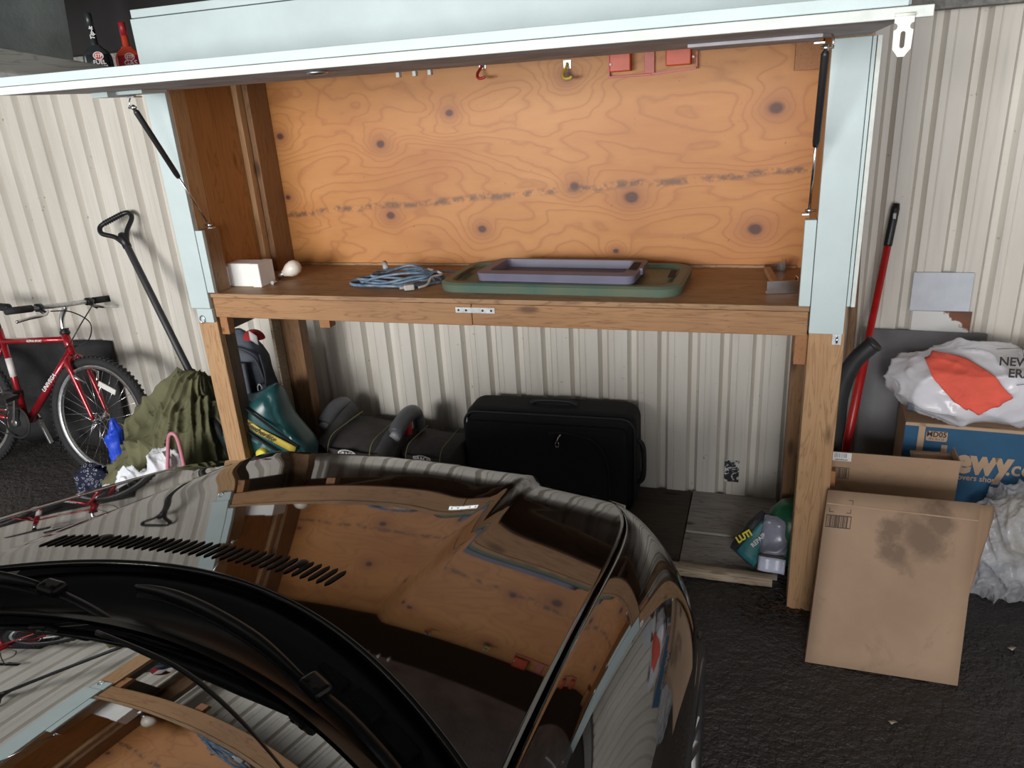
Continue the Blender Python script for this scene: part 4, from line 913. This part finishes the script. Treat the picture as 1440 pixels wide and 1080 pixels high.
# polystyrene block
fo = thing('polystyrene_packing', 'white polystyrene packing block at the left end of the bench', 'packing', (.07, .16, ZB))
MB().box(-.005, .145, .115, .20, ZB, ZB+.098).build('block', 'foam', fo, bevel=.004)
MB().box(-.022, .004, .100, .205, ZB, ZB+.088).build('left_lip', 'foam', fo, bevel=.004)
MB().box(.122, .165, .102, .205, ZB, ZB+.100).build('right_lip', 'foam', fo, bevel=.004)
bu = thing('light_bulb', 'frosted round light bulb lying behind the polystyrene block', 'light bulb', (.19, .24, ZB))
MB().lathe([(.0, -.05), (.013, -.05), (.014, -.02), (.018, -.012), (.03, .008), (.034, .03), (.03, .048), (.018, .06), (.0, .064)], 24, T(.195, .255, ZB+.0345) @ RZ(20) @ RY(65), cap=False).build('globe', 'bulb', bu)
MB().lathe([(.0142, -.05), (.0142, -.022), (.0142, -.021)], 16, T(.195, .255, ZB+.0345) @ RZ(20) @ RY(65)).build('screw_base', 'steel', bu)
tag(MB().prism([(.009*math.cos(k*PI/3), .009*math.sin(k*PI/3)) for k in range(6)], .007, T(.185, .155, ZB+.009) @ RX(90)).tube([(.185, .150, ZB+.009), (.185, .18, ZB+.0065)], .0045, 8).build('hex_bolt', 'steel'), 'loose steel hex bolt beside the polystyrene block', 'bolt')
# blue extension cable coiled on the bench
ec = thing('extension_cable', 'dusty blue extension cable coiled on the bench', 'cable', (.75, .24, ZB))
pts = []
random.seed(11)
for k in range(7*14):
    t = k/14*2*PI; lp = k//14
    rx = .185 - .012*lp + .012*math.sin(lp*2.3); ry = .115 - .004*lp+.01*math.cos(lp*1.7)
    x = .735 + .012*math.sin(lp*1.9) + rx*math.cos(t) - .03*math.sin(t*2+lp); y = .245 + .012*math.cos(lp*2.7) + ry*math.sin(t+.25)
    pts.append((x, y, ZB+.0055+.0075*lp*(.55+.45*math.sin(t*1.5+lp)) + .004*math.sin(t*3+lp)))
pts = [(p[0], p[1], max(p[2], ZB+.0055)) for p in pts]
pts += [(.90, .30, ZB+.03), (.965, .375, ZB+.008), (1.05, .385, ZB+.006), (1.12, .375, ZB+.006)]
MB().tube(spline(pts, 3), .0052, 7).build('cable', 'cord', ec)
pe = [(.90, .20, ZB+.03), (.90, .15, ZB+.012), (.875, .118, ZB+.008)]
MB().tube(spline([(.84, .30, ZB+.04), (.92, .26, ZB+.03)] + pe, 6), .0052, 7).build('cable_end', 'plug', ec)
MB().box(-.018, .022, -.014, .014, -.011, .011, T(.845, .098, ZB+.014) @ RZ(25)).build('plug', 'plug', ec, bevel=.004)
for d in (-.006, .006): MB().box(-.036, -.018, d-.001, d+.001, -.004, .004, T(.845, .098, ZB+.014) @ RZ(25)).build('plug_prong', 'steel', ec)
MB().tube([(.62, .35, ZB+.035), (.625, .335, ZB+.055), (.64, .315, ZB+.035)], .012, 8).build('cable_tie', 'plug', ec)
# tote lids
def outline(cx, cy, w, d, r, ang, n=8):
    q = rrect(-w/2, w/2, -d/2, d/2, r, n); c, s = math.cos(ang), math.sin(ang); return [(cx+x*c-y*s, cy+x*s+y*c) for x, y in q]
def ringwall(mb, o1, z1, o2, z2):
    n = len(o1); mb.add([(x, y, z1) for x, y in o1]+[(x, y, z2) for x, y in o2], [(i, (i+1) % n, n+(i+1) % n, n+i) for i in range(n)], True)
def cap_(mb, o, z): mb.add([(x, y, z) for x, y in o], [tuple(range(len(o)))])
gl_ = thing('storage_tote_lid', 'large faded green storage tote lid lying under the smaller grey-purple lid', 'lid', (1.42, .27, ZB))
cx, cy, an = 1.43, .272, math.radians(-1.5)
O = lambda w, d, r: outline(cx, cy, w, d, r, an)
mb = MB(); ringwall(mb, O(.915, .395, .075), ZB, O(.925, .405, .08), ZB+.028); ringwall(mb, O(.925, .405, .08), ZB+.028, O(.905, .385, .075), ZB+.036)
ringwall(mb, O(.905, .385, .075), ZB+.036, O(.85, .33, .06), ZB+.036); ringwall(mb, O(.85, .33, .06), ZB+.036, O(.83, .31, .055), ZB+.024); cap_(mb, O(.83, .31, .055), ZB+.024); cap_(mb, O(.915, .395, .075), ZB)
mb.build('lid_plate', 'lid_green', gl_)
for s in (-1, 1):
    MB().box(-.012, .012, -.06, .06, 0, .0015, T(cx+s*.405, cy, ZB+.036)).build('handle_slot', 'black_matte', gl_, bevel=.0007)
pu = thing('storage_tote_lid', 'smaller grey-purple tote lid turned rim up on the green lid', 'lid', (1.44, .25, ZB+.03))
cx, cy, an = 1.425, .245, math.radians(-2.5); z0 = ZB+.0365
mb = MB(); ringwall(mb, O(.60, .27, .03), z0, O(.61, .28, .035), z0+.030); ringwall(mb, O(.61, .28, .035), z0+.030, O(.52, .20, .02), z0+.034); ringwall(mb, O(.52, .20, .02), z0+.034, O(.50, .185, .015), z0+.004)
cap_(mb, O(.50, .185, .015), z0+.004); cap_(mb, O(.60, .27, .03), z0); mb.build('lid_plate', 'lid_purple', pu)
MB().box(.262, .29, -.06, .06, .0335, .035, T(cx, cy, z0)).build('handle_slot', 'black_matte', pu, bevel=.0006)
MB().box(.30, .312, -.05, -.02, .012, .036, T(cx, cy, z0)).build('latch_lug', 'lid_purple', pu, bevel=.002)
# bracket: wood strip with two bright metal corner plates
bk = thing('metal_bracket', 'wood strip with two bright metal end plates at the right end of the bench', 'bracket', (2.19, .3, ZB))
MB().beam((2.165, .46, ZB+.012), (2.205, .16, ZB+.012), .022, .022).build('wood_strip', 'tan_bracket', bk, bevel=.002)
MB().box(-.05, .05, -.002, .002, 0, .045, T(2.215, .145, ZB) @ RZ(12)).box(-.05, .05, -.002, .03, 0, .003, T(2.215, .145, ZB) @ RZ(12)).box(.048, .052, -.002, .03, 0, .055, T(2.215, .145, ZB) @ RZ(12)).build('end_plate', 'chrome', bk, bevel=.001)
MB().box(-.035, .035, -.002, .002, 0, .032, T(2.185, .475, ZB) @ RZ(25)).box(.033, .037, -.03, .002, 0, .05, T(2.185, .475, ZB) @ RZ(25)).build('end_plate', 'chrome', bk, bevel=.001)

# things on the plywood back
def wallhook(x, z, m, lab):
    o = thing('storage_hook', lab, 'hook', (x, .55, z))
    MB().prism([(-.014, -.012), (.014, -.012), (.016, .02), (-.016, .02)], .003, T(x, .5505, z+.012) @ RX(90)).build('hook_plate', 'steel', o, bevel=.001)
    MB().tube(spline([(x, .545, z+.02), (x, .53, z+.005), (x-.006, .50, z-.018), (x+.004, .482, z-.034), (x+.026, .478, z-.034), (x+.032, .478, z-.028)], 5), .0055, 8).build('vinyl_hook', m, o)
wallhook(1.050, 1.955, 'hook_red', 'red vinyl coated hook screwed to the plywood back')
wallhook(1.395, 1.932, 'hook_yellow', 'yellow vinyl coated hook on a steel plate on the plywood back')
rk = thing('plastic_rack', 'red plastic rack with two orange-red pockets on the plywood back', 'rack', (1.72, .54, 1.9))
MB().box(1.556, 1.562, .530, .5505, 1.89, 1.985).box(1.878, 1.884, .530, .5505, 1.90, 1.985).box(1.560, 1.72, .530, .5505, 1.888, 1.895).build('frame', 'rack_pink', rk, bevel=.001)
MB().beam((1.715, .540, 1.8915), (1.884, .540, 1.9035), .02, .007).build('lower_rail', 'rack_pink', rk)
MB().box(1.690, 1.728, .538, .5505, 1.895, 1.985).build('centre_bar', 'rack_pink', rk, bevel=.002)
for x0, x1, z0 in ((1.566, 1.644, 1.908), (1.772, 1.862, 1.915)): MB().box(x0, x1, .505, .5505, z0, 1.985).build('pocket', 'rack_red', rk, bevel=.004)
for x, z in ((1.571, 1.935), (1.871, 1.94)): MB().lathe([(.005, 0), (.004, .002), (.0, .003)], 10, T(x, .503, z) @ RX(90)).build('screw_cap', 'print_white', rk)

#@@LOFT
# ================================================================ rafter, loft sheet and additive bottles, upper left
struct(MB().beam((-.35, -2.6, 2.322), (-.35, .66, 1.952), .045, .072).build('trim_3', 'rafter', bevel=.004))
lf = tag(MB().beam((-.72, -2.6, 2.62), (-.72, .30, 2.30), .012, .40).build('loft_sheet', 'loft'), 'grey-green sheet with grime streaks standing behind the rafter', 'sheet')
struct(B(-1.6, -.3, -.62, -.52, 2.335, 2.42).build('trim_4', 'beam', bevel=.004))
tag(B(-.62, -.375, -.02, .46, 2.012, 2.028).build('shelf_board', 'rafter', bevel=.002), 'small dusty shelf board beside the rafter carrying two bottles', 'shelf')
def bottle(x, y, z, ang, mbody, mneck, mcap, lab, dark, hh):
    o = thing('additive_bottle', lab, 'bottle', mtx=T(x, y, z) @ RZ(ang) @ Matrix.Scale(1.1, 4))
    def bf(i, j):
        a = 2*PI*i; zz = j*.105; f = interp(j, [(0, .94), (.08, 1), (.62, 1), (.80, .80), (.93, .48), (1, .40)])
        k = (abs(math.cos(a))**5+abs(math.sin(a))**5)**(-.2); d = .019 if j < .7 else .019*(1-.35*(j-.7)/.3)
        return Vector((.048*f*k*math.cos(a), d*1.15*k*math.sin(a), zz))
    MB().grid(bf, 40, 24, wrap=True).build('body', mbody, o, local=True)
    MB().grid(lambda i, j: Vector((.038*(2*i-1), -.0221, .006+.068*j)), 3, 3).build('label', 'print_red' if not dark else mbody, o, local=True, solid=.001)
    MB().lathe([(.0155, .096), (.0135, .105), (.0120, .165*hh)], 20).build('neck', mneck, o, local=True)
    MB().lathe([(.0128, .155*hh), (.0122, .205*hh), (.010, .207*hh)], 20).build('cap', mcap, o, local=True)
    MB().tube([(.0, 0, 0), (.0, 0, .004)], .017, 12).build('foot', mbody, o, local=True)
    mm = T(x, y, z) @ RZ(ang) @ Matrix.Scale(1.1, 4); X_, Z_ = mm.to_3x3() @ Vector((1, 0, 0)), Vector((0, 0, 1))
    ov = [(.0175*math.cos(2*PI*k/24), .0140*math.sin(2*PI*k/24)) for k in range(24)]
    lm = mm @ T(.004, -.0232, .068) @ RX(90)
    bd = MB().prism(ov, .0006, lm).build('badge', 'print_white', o); MB().prism([(a*.84, b*.82) for a, b in ov], .0004, lm @ T(0, 0, .0006)).build('badge_field', 'print_red', bd)
    text('lettering', 'STP', .0182, 'print_white', bd, lm @ Vector((0, 0, .0011)), X_, Z_, .0004, .0006, .3)
    text('lettering', 'FUEL' if dark else 'GAS', .0216 if dark else .028, 'print_white', o, mm @ Vector((.004, -.0234, .046)), X_, Z_, .0006, .0004)
    text('lettering', 'INJECTOR' if dark else 'TREATMENT', .0128, 'print_white', o, mm @ Vector((.004, -.0234, .032)), X_, Z_, .0006, .0002)
    if dark:
        MB().grid(lambda i, j: Vector((-.044+.05*i, -.010+.02*j, .096-.030*(1-i)**1.3+.004)), 6, 4).build('dust_layer', 'dust', o, local=True, solid=.001)
        text('lettering', 'Tip-it', .0216, 'print_white', o, mm @ Vector((.0, -.0140, .145)), Z_, -X_, .0006, .0006, .2)
    return o
bottle(-.47, .165, 2.0285, 42, 'stp_black', 'stp_black', 'stp_black', 'black fuel additive bottle with dusty shoulder on the high shelf', True, 1.03)
bottle(-.47, .335, 2.0285, 40, 'stp_red', 'stp_red', 'stp_cap', 'orange-red fuel additive bottle on the high shelf', False, .93)

#@@CLUTTER_RIGHT
# ================================================================ wall sheets, grey panel, poles
tag(B(2.715, 2.925, .755, .758, .950, 1.104).build('metal_plate', 'bluewhite', bevel=.0008), 'bluish white square plate on the right wall', 'plate')
tag(B(2.728, 2.938, .757, .760, .80, .948).build('metal_plate', 'rusty', bevel=.0008), 'white square plate with a rusty corner below the bluish plate', 'plate')
def pnl(i, j): return Vector((2.566+.43*i, .64+.09*j+.004*math.sin(i*3), .875*j-.008*i*j))
tag(MB().grid(pnl, 8, 8).build('flat_sheet', 'panel_grey', solid=.006), 'dark grey flat sheet leaning on the right wall behind the red pole', 'sheet')
rp = thing('metal_pole', 'red metal pole with black grip leaning on the right wall', 'pole', (2.44, .42, 0))
a0, a1 = Vector((2.458, .42, .005)), Vector((2.620, .735, 1.375)); q = a1-a0
MB().tube([a0, a0+q*.12, a0+q*.30, a0+q*.33, a0+q*.60, a0+q*.603, a0+q*.90], [.011, .011, .013, .0175, .0175, .0135, .0135], 14).build('shaft', 'pole_red', rp)
MB().tube([a0+q*.885, a0+q*.89, a0+q*.985, a1], [.013, .0155, .0155, .012], 14).build('grip', 'black_plastic', rp)
MB().box(-.006, .006, -.018, .018, -.012, .012, T(*(a0+q*.968))).build('hang_hole', 'seat_pale', rp, bevel=.003)
tag(MB().tube([(2.50, .69, 0.0), (2.507, .715, .9), (2.493, .735, 1.38), (2.492, .737, 1.46)], [.017, .016, .0155, .012], 12).build('wooden_handle', 'stick'), 'brown wooden tool handle standing against the wall beside the right post', 'handle')
tb = thing('blower_tube', 'bent black plastic blower tube standing beside the right bench post', 'tube', (2.46, .33, 0))
tp = spline([(2.425, .345, .0), (2.428, .34, .35), (2.434, .34, .62), (2.448, .34, .76), (2.484, .335, .868), (2.545, .33, .945)], 6)
MB().tube(tp, [.040]*13+[.040, .0395, .039, .038, .037, .036, .035, .034, .033, .032, .031, .030, .030, .030, .030, .030, .030, .030][:len(tp)-13], 18).build('pipe', 'tube_black', tb)
ed = (tp[-1]-tp[-3]).normalized()
MB().lathe([(.030, -.012), (.033, -.010), (.033, .002), (.027, .002), (.026, -.02)], 20, T(*tp[-1]) @ ed.to_track_quat('Z', 'Y').to_matrix().to_4x4(), cap=False).build('rim', 'tube_black', tb)
MB().lathe([(.0, .0015), (.026, .0015)], 20, T(*tp[-1]) @ ed.to_track_quat('Z', 'Y').to_matrix().to_4x4(), cap=False).build('bore', 'black_matte', tb)

# ================================================================ cartons
def barcode(parent, o, X_, Y_, w, h, m='print_dark', seed=1, frame=True):
    rnd = random.Random(seed); X_, Y_ = Vector(X_).normalized(), Vector(Y_).normalized(); Zd = X_.cross(Y_); mb = MB(); o = Vector(o)
    def rect(x0, x1, y0, y1): mb.add([o+X_*a+Y_*b+Zd*.0012 for a, b in ((x0, y0), (x1, y0), (x1, y1), (x0, y1))], [(0, 1, 2, 3)])
    if frame: t = .0018; rect(0, w, 0, t); rect(0, w, h-t, h); rect(0, t, t, h-t); rect(w-t, w, t, h-t)
    x = w*.08
    while x < w*.84:
        b = rnd.choice((.0012, .0018, .0026)); rect(x, x+b, h*.06, h*.94); x += b + rnd.choice((.0015, .0022, .0035))
    return mb.build('barcode', m, parent)
# big carton leaning back against the next one
cx_ = Vector((2.357, -.285, .004)); e1 = Vector((.464, .0, .0)); e2 = Vector((.045, .255, .520)); L2 = e2.length
Xd = e1.normalized(); Zd_ = e2.normalized(); Yd = Zd_.cross(Xd).normalized()
cm = Matrix(((Xd.x, Yd.x, Zd_.x, cx_.x), (Xd.y, Yd.y, Zd_.y, cx_.y), (Xd.z, Yd.z, Zd_.z, cx_.z), (0, 0, 0, 1)))
bc = thing('cardboard_carton', 'large soiled cardboard carton leaning back in front of the others', 'carton', cx_)
CW, CH, CD = .456, .585, .05
def cbuild(mb, *a, **k): mb.v = [cm @ q for q in mb.v]; return mb.build(*a, **k)   # a carton squashed slightly out of square
fp = cbuild(MB().grid(lambda i, j: Vector((CW*i, .004*math.sin(PI*i)*math.sin(PI*j), CH*j)), 9, 9), 'front_face', 'carton_front', bc, solid=.004)
cbuild(MB().box(.001, .005, .005, CD, 0.004, CH-.004), 'side_face', 'card', bc)
cbuild(MB().box(CW-.003, CW+.001, .005, CD, 0.004, CH-.004), 'side_face', 'card', bc)
cbuild(MB().box(.001, CW-.001, CD, CD+.004, 0.004, CH-.004), 'rear_face', 'card', bc)
cbuild(MB().box(.001, CW, .004, CD, CH-.004, CH), 'top_face', 'card', bc)
cbuild(MB().grid(lambda i, j: Vector((CW+.001+.05*i, .006+.03*i, CH-.004-(.30-.26*i)*j)), 4, 6), 'torn_flap', 'card', bc, solid=.004)
cbuild(MB().beam((0.002, -.0006, CH-.045), (CW, -.0006, CH-.055), .001, .004), 'fold_crease', 'chewy_tan', bc)
fl_ = MB()
for k in range(18): fl_.tube([(.010+.0048*k, .010, .0015+.004*(k % 2)), (.010+.0048*k, .042, .0015+.004*(k % 2))], .0022, 6)
cbuild(fl_.box(.006, .098, .008, .044, .008, .0095), 'corrugated_edge', 'card', bc, kind='stuff')
cR = cm.to_3x3(); cX, cZ = cR @ Vector((1, 0, 0)), cR @ Vector((0, 0, 1))
barcode(fp, cm @ Vector((.006, -.001, CH-.125)), cX, cZ, .078, .042, seed=3)
crn = MB()
for (x, z, sx, sz) in ((.012, CH-.073, 1, 1), (.080, CH-.073, -1, 1), (.083, CH-.028, -1, -1)):
    crn.add([cm @ Vector((a, -.002, b)) for a, b in ((x, z), (x+.014*sx, z), (x+.014*sx, z+.0015*sz), (x, z+.0015*sz))], [(0, 1, 2, 3)])
    crn.add([cm @ Vector((a, -.002, b)) for a, b in ((x, z), (x+.0015*sx, z), (x+.0015*sx, z+.014*sz), (x, z+.014*sz))], [(0, 1, 2, 3)])
crn.build('corner_marks', 'print_dark', fp)
# second carton, open at the top
oc = thing('cardboard_carton', 'plain open cardboard carton with white barcode sticker, standing behind the leaning one', 'carton', (2.62, .25, 0))
ox0, ox1, oy0, oy1, oz = 2.425, 2.838, .185, .30, .572
of = B(ox0, ox1, oy0, oy0+.004, .002, oz).build('front_face', 'card', oc)
B(ox0, ox0+.004, oy0+.005, oy1, .002, oz).build('side_face', 'card', oc); B(ox1-.004, ox1, oy0+.005, oy1, .002, oz).build('side_face', 'card', oc)
B(ox0+.005, ox1-.005, oy1-.004, oy1, .002, oz-.10).build('rear_face', 'card', oc); B(ox0+.005, ox1-.005, oy0+.005, oy1-.005, .002, .006).build('bottom_face', 'card', oc)
MB().grid(lambda i, j: Vector((ox1-.001-.14*i, oy1-.004-.06*j, oz-.022-.03*j*(1-i)-.02*j)), 5, 5).build('top_flap', 'card', oc, solid=.004)
MB().grid(lambda i, j: Vector((ox0-.004-.012*j, oy0+.005+.12*i, oz-.12*j+.035*(1-j)*i)), 5, 5).build('side_flap', 'card', oc, solid=.004)
stk_ = B(ox0+.002, ox0+.066, oy0-.0015, oy0-.0002, oz-.034, oz-.001).build('sticker', 'print_white', oc)
barcode(stk_, (ox0+.004, oy0-.0015, oz-.022), (1, 0, 0), (0, 0, 1), .058, .020, 'print_grey', 5, False)
text('lettering', 'X0015PKUL9', .0075, 'print_dark', stk_, (ox0+.033, oy0-.0015, oz-.029), (1, 0, 0), (0, 0, 1), .0012, .0002)
barcode(of, (ox0+.008, oy0-.0004, oz-.105), (1, 0, 0), (0, 0, 1), .055, .045, seed=8)
# blue printed carton
bm2 = T(2.690, .395, .0) @ RZ(-3)
bb = thing('printed_carton', 'blue printed shipping carton under the white mailer bag', 'carton', mtx=bm2)
BW, BD, BH = .60, .24, .618
bf_ = MB().box(0, BW, 0, .004, 0, BH).build('front_face', 'chewy_blue', bb, local=True)
for x0 in (0, BW-.004): MB().box(x0, x0+.004, .005, BD, 0, BH).build('side_face', 'card', bb, local=True)
MB().box(.005, BW-.005, BD-.004, BD, 0, BH).build('rear_face', 'card', bb, local=True)
MB().box(.005, BW-.005, .005, BD-.005, .0, .004).build('bottom_face', 'card', bb, local=True)
MB().box(.004, BW-.004, .001, BD-.001, BH-.003, BH+.001).build('top_face', 'card', bb, local=True)
for x0, x1, z0, z1 in ((.046, .068, .0, BH), (0, BW, BH-.012, BH-.0)): MB().box(x0, x1, -.0012, -.0002, z0, z1).build('bare_edge', 'chewy_tan', bf_, local=True)
MB().prism(rrect(.073, .143, BH-.068, BH-.028, .006, 3), .0012, RX(90) @ T(0, 0, 0)).build('code_panel', 'chewy_tan', bf_, local=True)
bR = bm2.to_3x3(); bX = bR @ Vector((1, 0, 0)); bZ = Vector((0, 0, 1))
text('lettering', 'MD05', .030, 'print_dark', bf_, bm2 @ Vector((.107, -.0014, BH-.041)), bX, bZ, .0006, .0007, 0, 'CENTER', .88)
text('lettering', '18 x 16 x 10', .0125, 'chewy_blue', bf_, bm2 @ Vector((.107, -.0014, BH-.059)), bX, bZ, .0006, .0002, 0, 'CENTER', .8)
text('lettering', 'chewy', .140, 'chewy_tan', bf_, bm2 @ Vector((.078, -.0014, BH-.140)), bX, bZ, .0008, .0065, 0, 'LEFT', .78)
text('lettering', '.com', .085, 'chewy_tan', bf_, bm2 @ Vector((.345, -.0014, BH-.152)), bX, bZ, .0008, .0015, 0, 'LEFT', .85)
text('lettering', 'where pet lovers shop', .033, 'chewy_tan', bf_, bm2 @ Vector((.065, -.0014, BH-.205)), bX, bZ, .0008, .0005, 0, 'LEFT', .85)

# ================================================================ white mailer bag with coral cloth
MC = Vector((2.905, .46, .758)); MR = Vector((.275, .16, .140))
def cre(p):  # sharp film creases
    a = max(0, ridge(p, 4.2))**3; b_ = max(0, ridge((p[0]+3+p[2]*.6, p[1]*1.2, p[2]+1), 9))**5; c = max(0, ridge((p[0]*1.3, p[1], p[2]+7), 19))**4; return .030*(a-.35) + .010*(b_-.3) + .002*c
def mdir(d):
    k = (abs(d.x)**2.6+abs(d.y)**2.2+abs(d.z)**2.3)**(-1/2.35); p = Vector((MC.x+MR.x*d.x*k, MC.y+MR.y*d.y*k, MC.z+MR.z*d.z*k)); return p + d*cre((p.x*1.0, p.y, p.z*1.3)) + Vector((0, 0, .05*(d.x)*k*0))
def mf(i, j):
    a = 2*PI*i; b_ = PI*(j-.5); d = Vector((math.cos(b_)*math.cos(a), math.cos(b_)*math.sin(a), math.sin(b_))); p = mdir(d); p.z = max(p.z, .6205); return p
ml = thing('mailer_bag', 'crumpled white plastic mailer bag on the blue carton', 'bag', (2.9, .46, .65))
mbo = MB().grid(mf, 130, 70, smooth=True, wrap=True).build('film', 'mailer', ml)
def msurf(x, z, off):  # front surface of the bag at x, z
    lo, hi = MC.y-.30, MC.y
    best = None
    dx, dz = (x-MC.x)/MR.x, (z-MC.z)/MR.z; r = 1-min(.999, abs(dx)**2.6+abs(dz)**2.3)
    y = MC.y - MR.y*r**(1/2.2); d = Vector((dx*MR.x, y-MC.y, dz*MR.z)).normalized()
    return Vector((x, y, z)) + d*(cre((x, y, z*1.3))*.6 + off)
for wd_, zz in (('NEW', .873), ('ERA', .843)):
    pp = msurf(2.985, zz, .021); text('lettering', wd_, .042, 'print_dark', ml, pp, (.95, .1, -.05), (.05, .45, .9), .003, .001)
fr_ = MB().tube([msurf(2.945, .895, .018), msurf(3.025, .893, .018), msurf(3.03, .82, .018), msurf(2.99, .815, .018)], .0012, 4).build('print_frame', 'print_dark', ml)
MB().grid(lambda i, j: msurf(2.690+.022*i, .672+.045*j, .012), 5, 6).build('printed_mark', 'print_grey', ml, solid=.001)
# coral cloth draped diagonally over the bag
A_, B_, C_, D_ = (2.728, .868), (2.780, .885), (2.985, .775), (2.895, .712)
def cf(i, j):
    wob = .012*math.sin(i*9+j*2)*(1-abs(2*j-1)); x = (A_[0]*(1-j)+B_[0]*j)*(1-i) + (D_[0]*(1-j)+C_[0]*j)*i; z = (A_[1]*(1-j)+B_[1]*j)*(1-i) + (D_[1]*(1-j)+C_[1]*j)*i
    z += .035*math.sin(PI*i)*(j) - .030*math.sin(PI*i)*(1-j)*(1 if i < .8 else .6) + wob*.6
    f = .006*ridge((x*1.0, z*1.4, 3.3), 17)**2; return msurf(x, z, .013+f)
tag(MB().grid(cf, 50, 30).build('coral_cloth', 'coral', solid=.003, soff=1), 'coral orange cloth draped over the white mailer bag', 'cloth')
# clear plastic bag on the ground
def pf(i, j):
    a = 2*PI*i; b_ = PI*(j-.5); d = Vector((math.cos(b_)*math.cos(a), math.cos(b_)*math.sin(a), math.sin(b_)))
    p = Vector((3.13+.27*d.x*(1.0-.15*d.z), .262+.105*d.y, .215+.23*d.z)); p += d*(.034*(max(0, ridge(p, 6))**4-.3)+.022*max(0, ridge((p.x+p.z*.3, p.y*.6+p.x, p.z*.35), 15))**4+.008*ridge(p, 40)**2); p.z = max(.003, p.z); p.y = min(p.y, .385); return p
cb = thing('clear_bag', 'translucent crumpled plastic bag beside the leaning carton', 'bag', (3.13, .25, 0))
MB().grid(pf, 220, 110, wrap=True).build('film', 'film', cb)
def inner(i, j):
    a = 2*PI*i; b_ = PI*(j-.5); d = Vector((math.cos(b_)*math.cos(a), math.cos(b_)*math.sin(a), math.sin(b_)))
    p = Vector((3.15+.20*d.x, .28+.07*d.y, .27+.14*d.z)); return p + d*.02*ridge((p.x*.4+p.z, p.y, p.z*1.6+p.x), 12)
MB().grid(inner, 50, 30, wrap=True).build('contents', mat('pale_wrapping', (.55, .50, .40), .6, var=.25, scale=9), cb)

# ================================================================ litter
lt = MB()
for k in range(170):
    a = random.uniform(0, 2*PI); r_ = abs(random.gauss(0, .07)); x, y = 2.27+r_*1.4*math.cos(a), -.01+r_*math.sin(a)*.8
    if y > .0 and x > 2.295: y = -random.uniform(.005, .06)
    m_ = T(x, y, .004) @ RZ(random.uniform(0, 360)) @ RX(random.uniform(-25, 25)); s = random.uniform(.004, .013)
    lt.add([m_ @ Vector(p) for p in ((-s, -s*.4, 0), (s*.6, -s*.5, .002), (s, s*.3, .004), (-s*.4, s*.6, .001))], [(0, 1, 2, 3)])
ob = tag(lt.build('leaf_litter', 'litter', solid=.001, kind='stuff'), 'brown leaf litter gathered around the right post foot', 'litter')
gr = MB()
for k in range(420):
    x, y = random.uniform(2.05, 3.6), random.uniform(-1.6, -.05); s = random.uniform(.001, .003)
    if 2.30 < x < 2.9 and y > -.34: continue
    m_ = T(x, y, s*.3) @ RZ(random.uniform(0, 360)); gr.box(-s, s, -s*.7, s*.7, -s*.3, s*.5, m_)
tag(gr.build('grit', mat('grey_grit', (.09, .085, .085), .8), kind='stuff'), 'loose grit scattered over the dark floor', 'grit')
for x, y, s, lab in ((2.60, -.49, .012, 'small pale scrap on the floor in front of the leaning carton'), (3.02, -.05, .014, 'pale scrap on the floor below the clear plastic bag'), (2.87, -.02, .009, 'tiny white scrap beside the leaning carton corner')):
    m_ = T(x, y, .003) @ RZ(random.uniform(0, 90)); o_ = MB().grid(lambda i, j: m_ @ Vector((s*(2*i-1), s*.6*(2*j-1), .003*math.sin(3*i+2*j))), 4, 4).build('paper_scrap', 'scrap', solid=.001); tag(o_, lab, 'scrap')
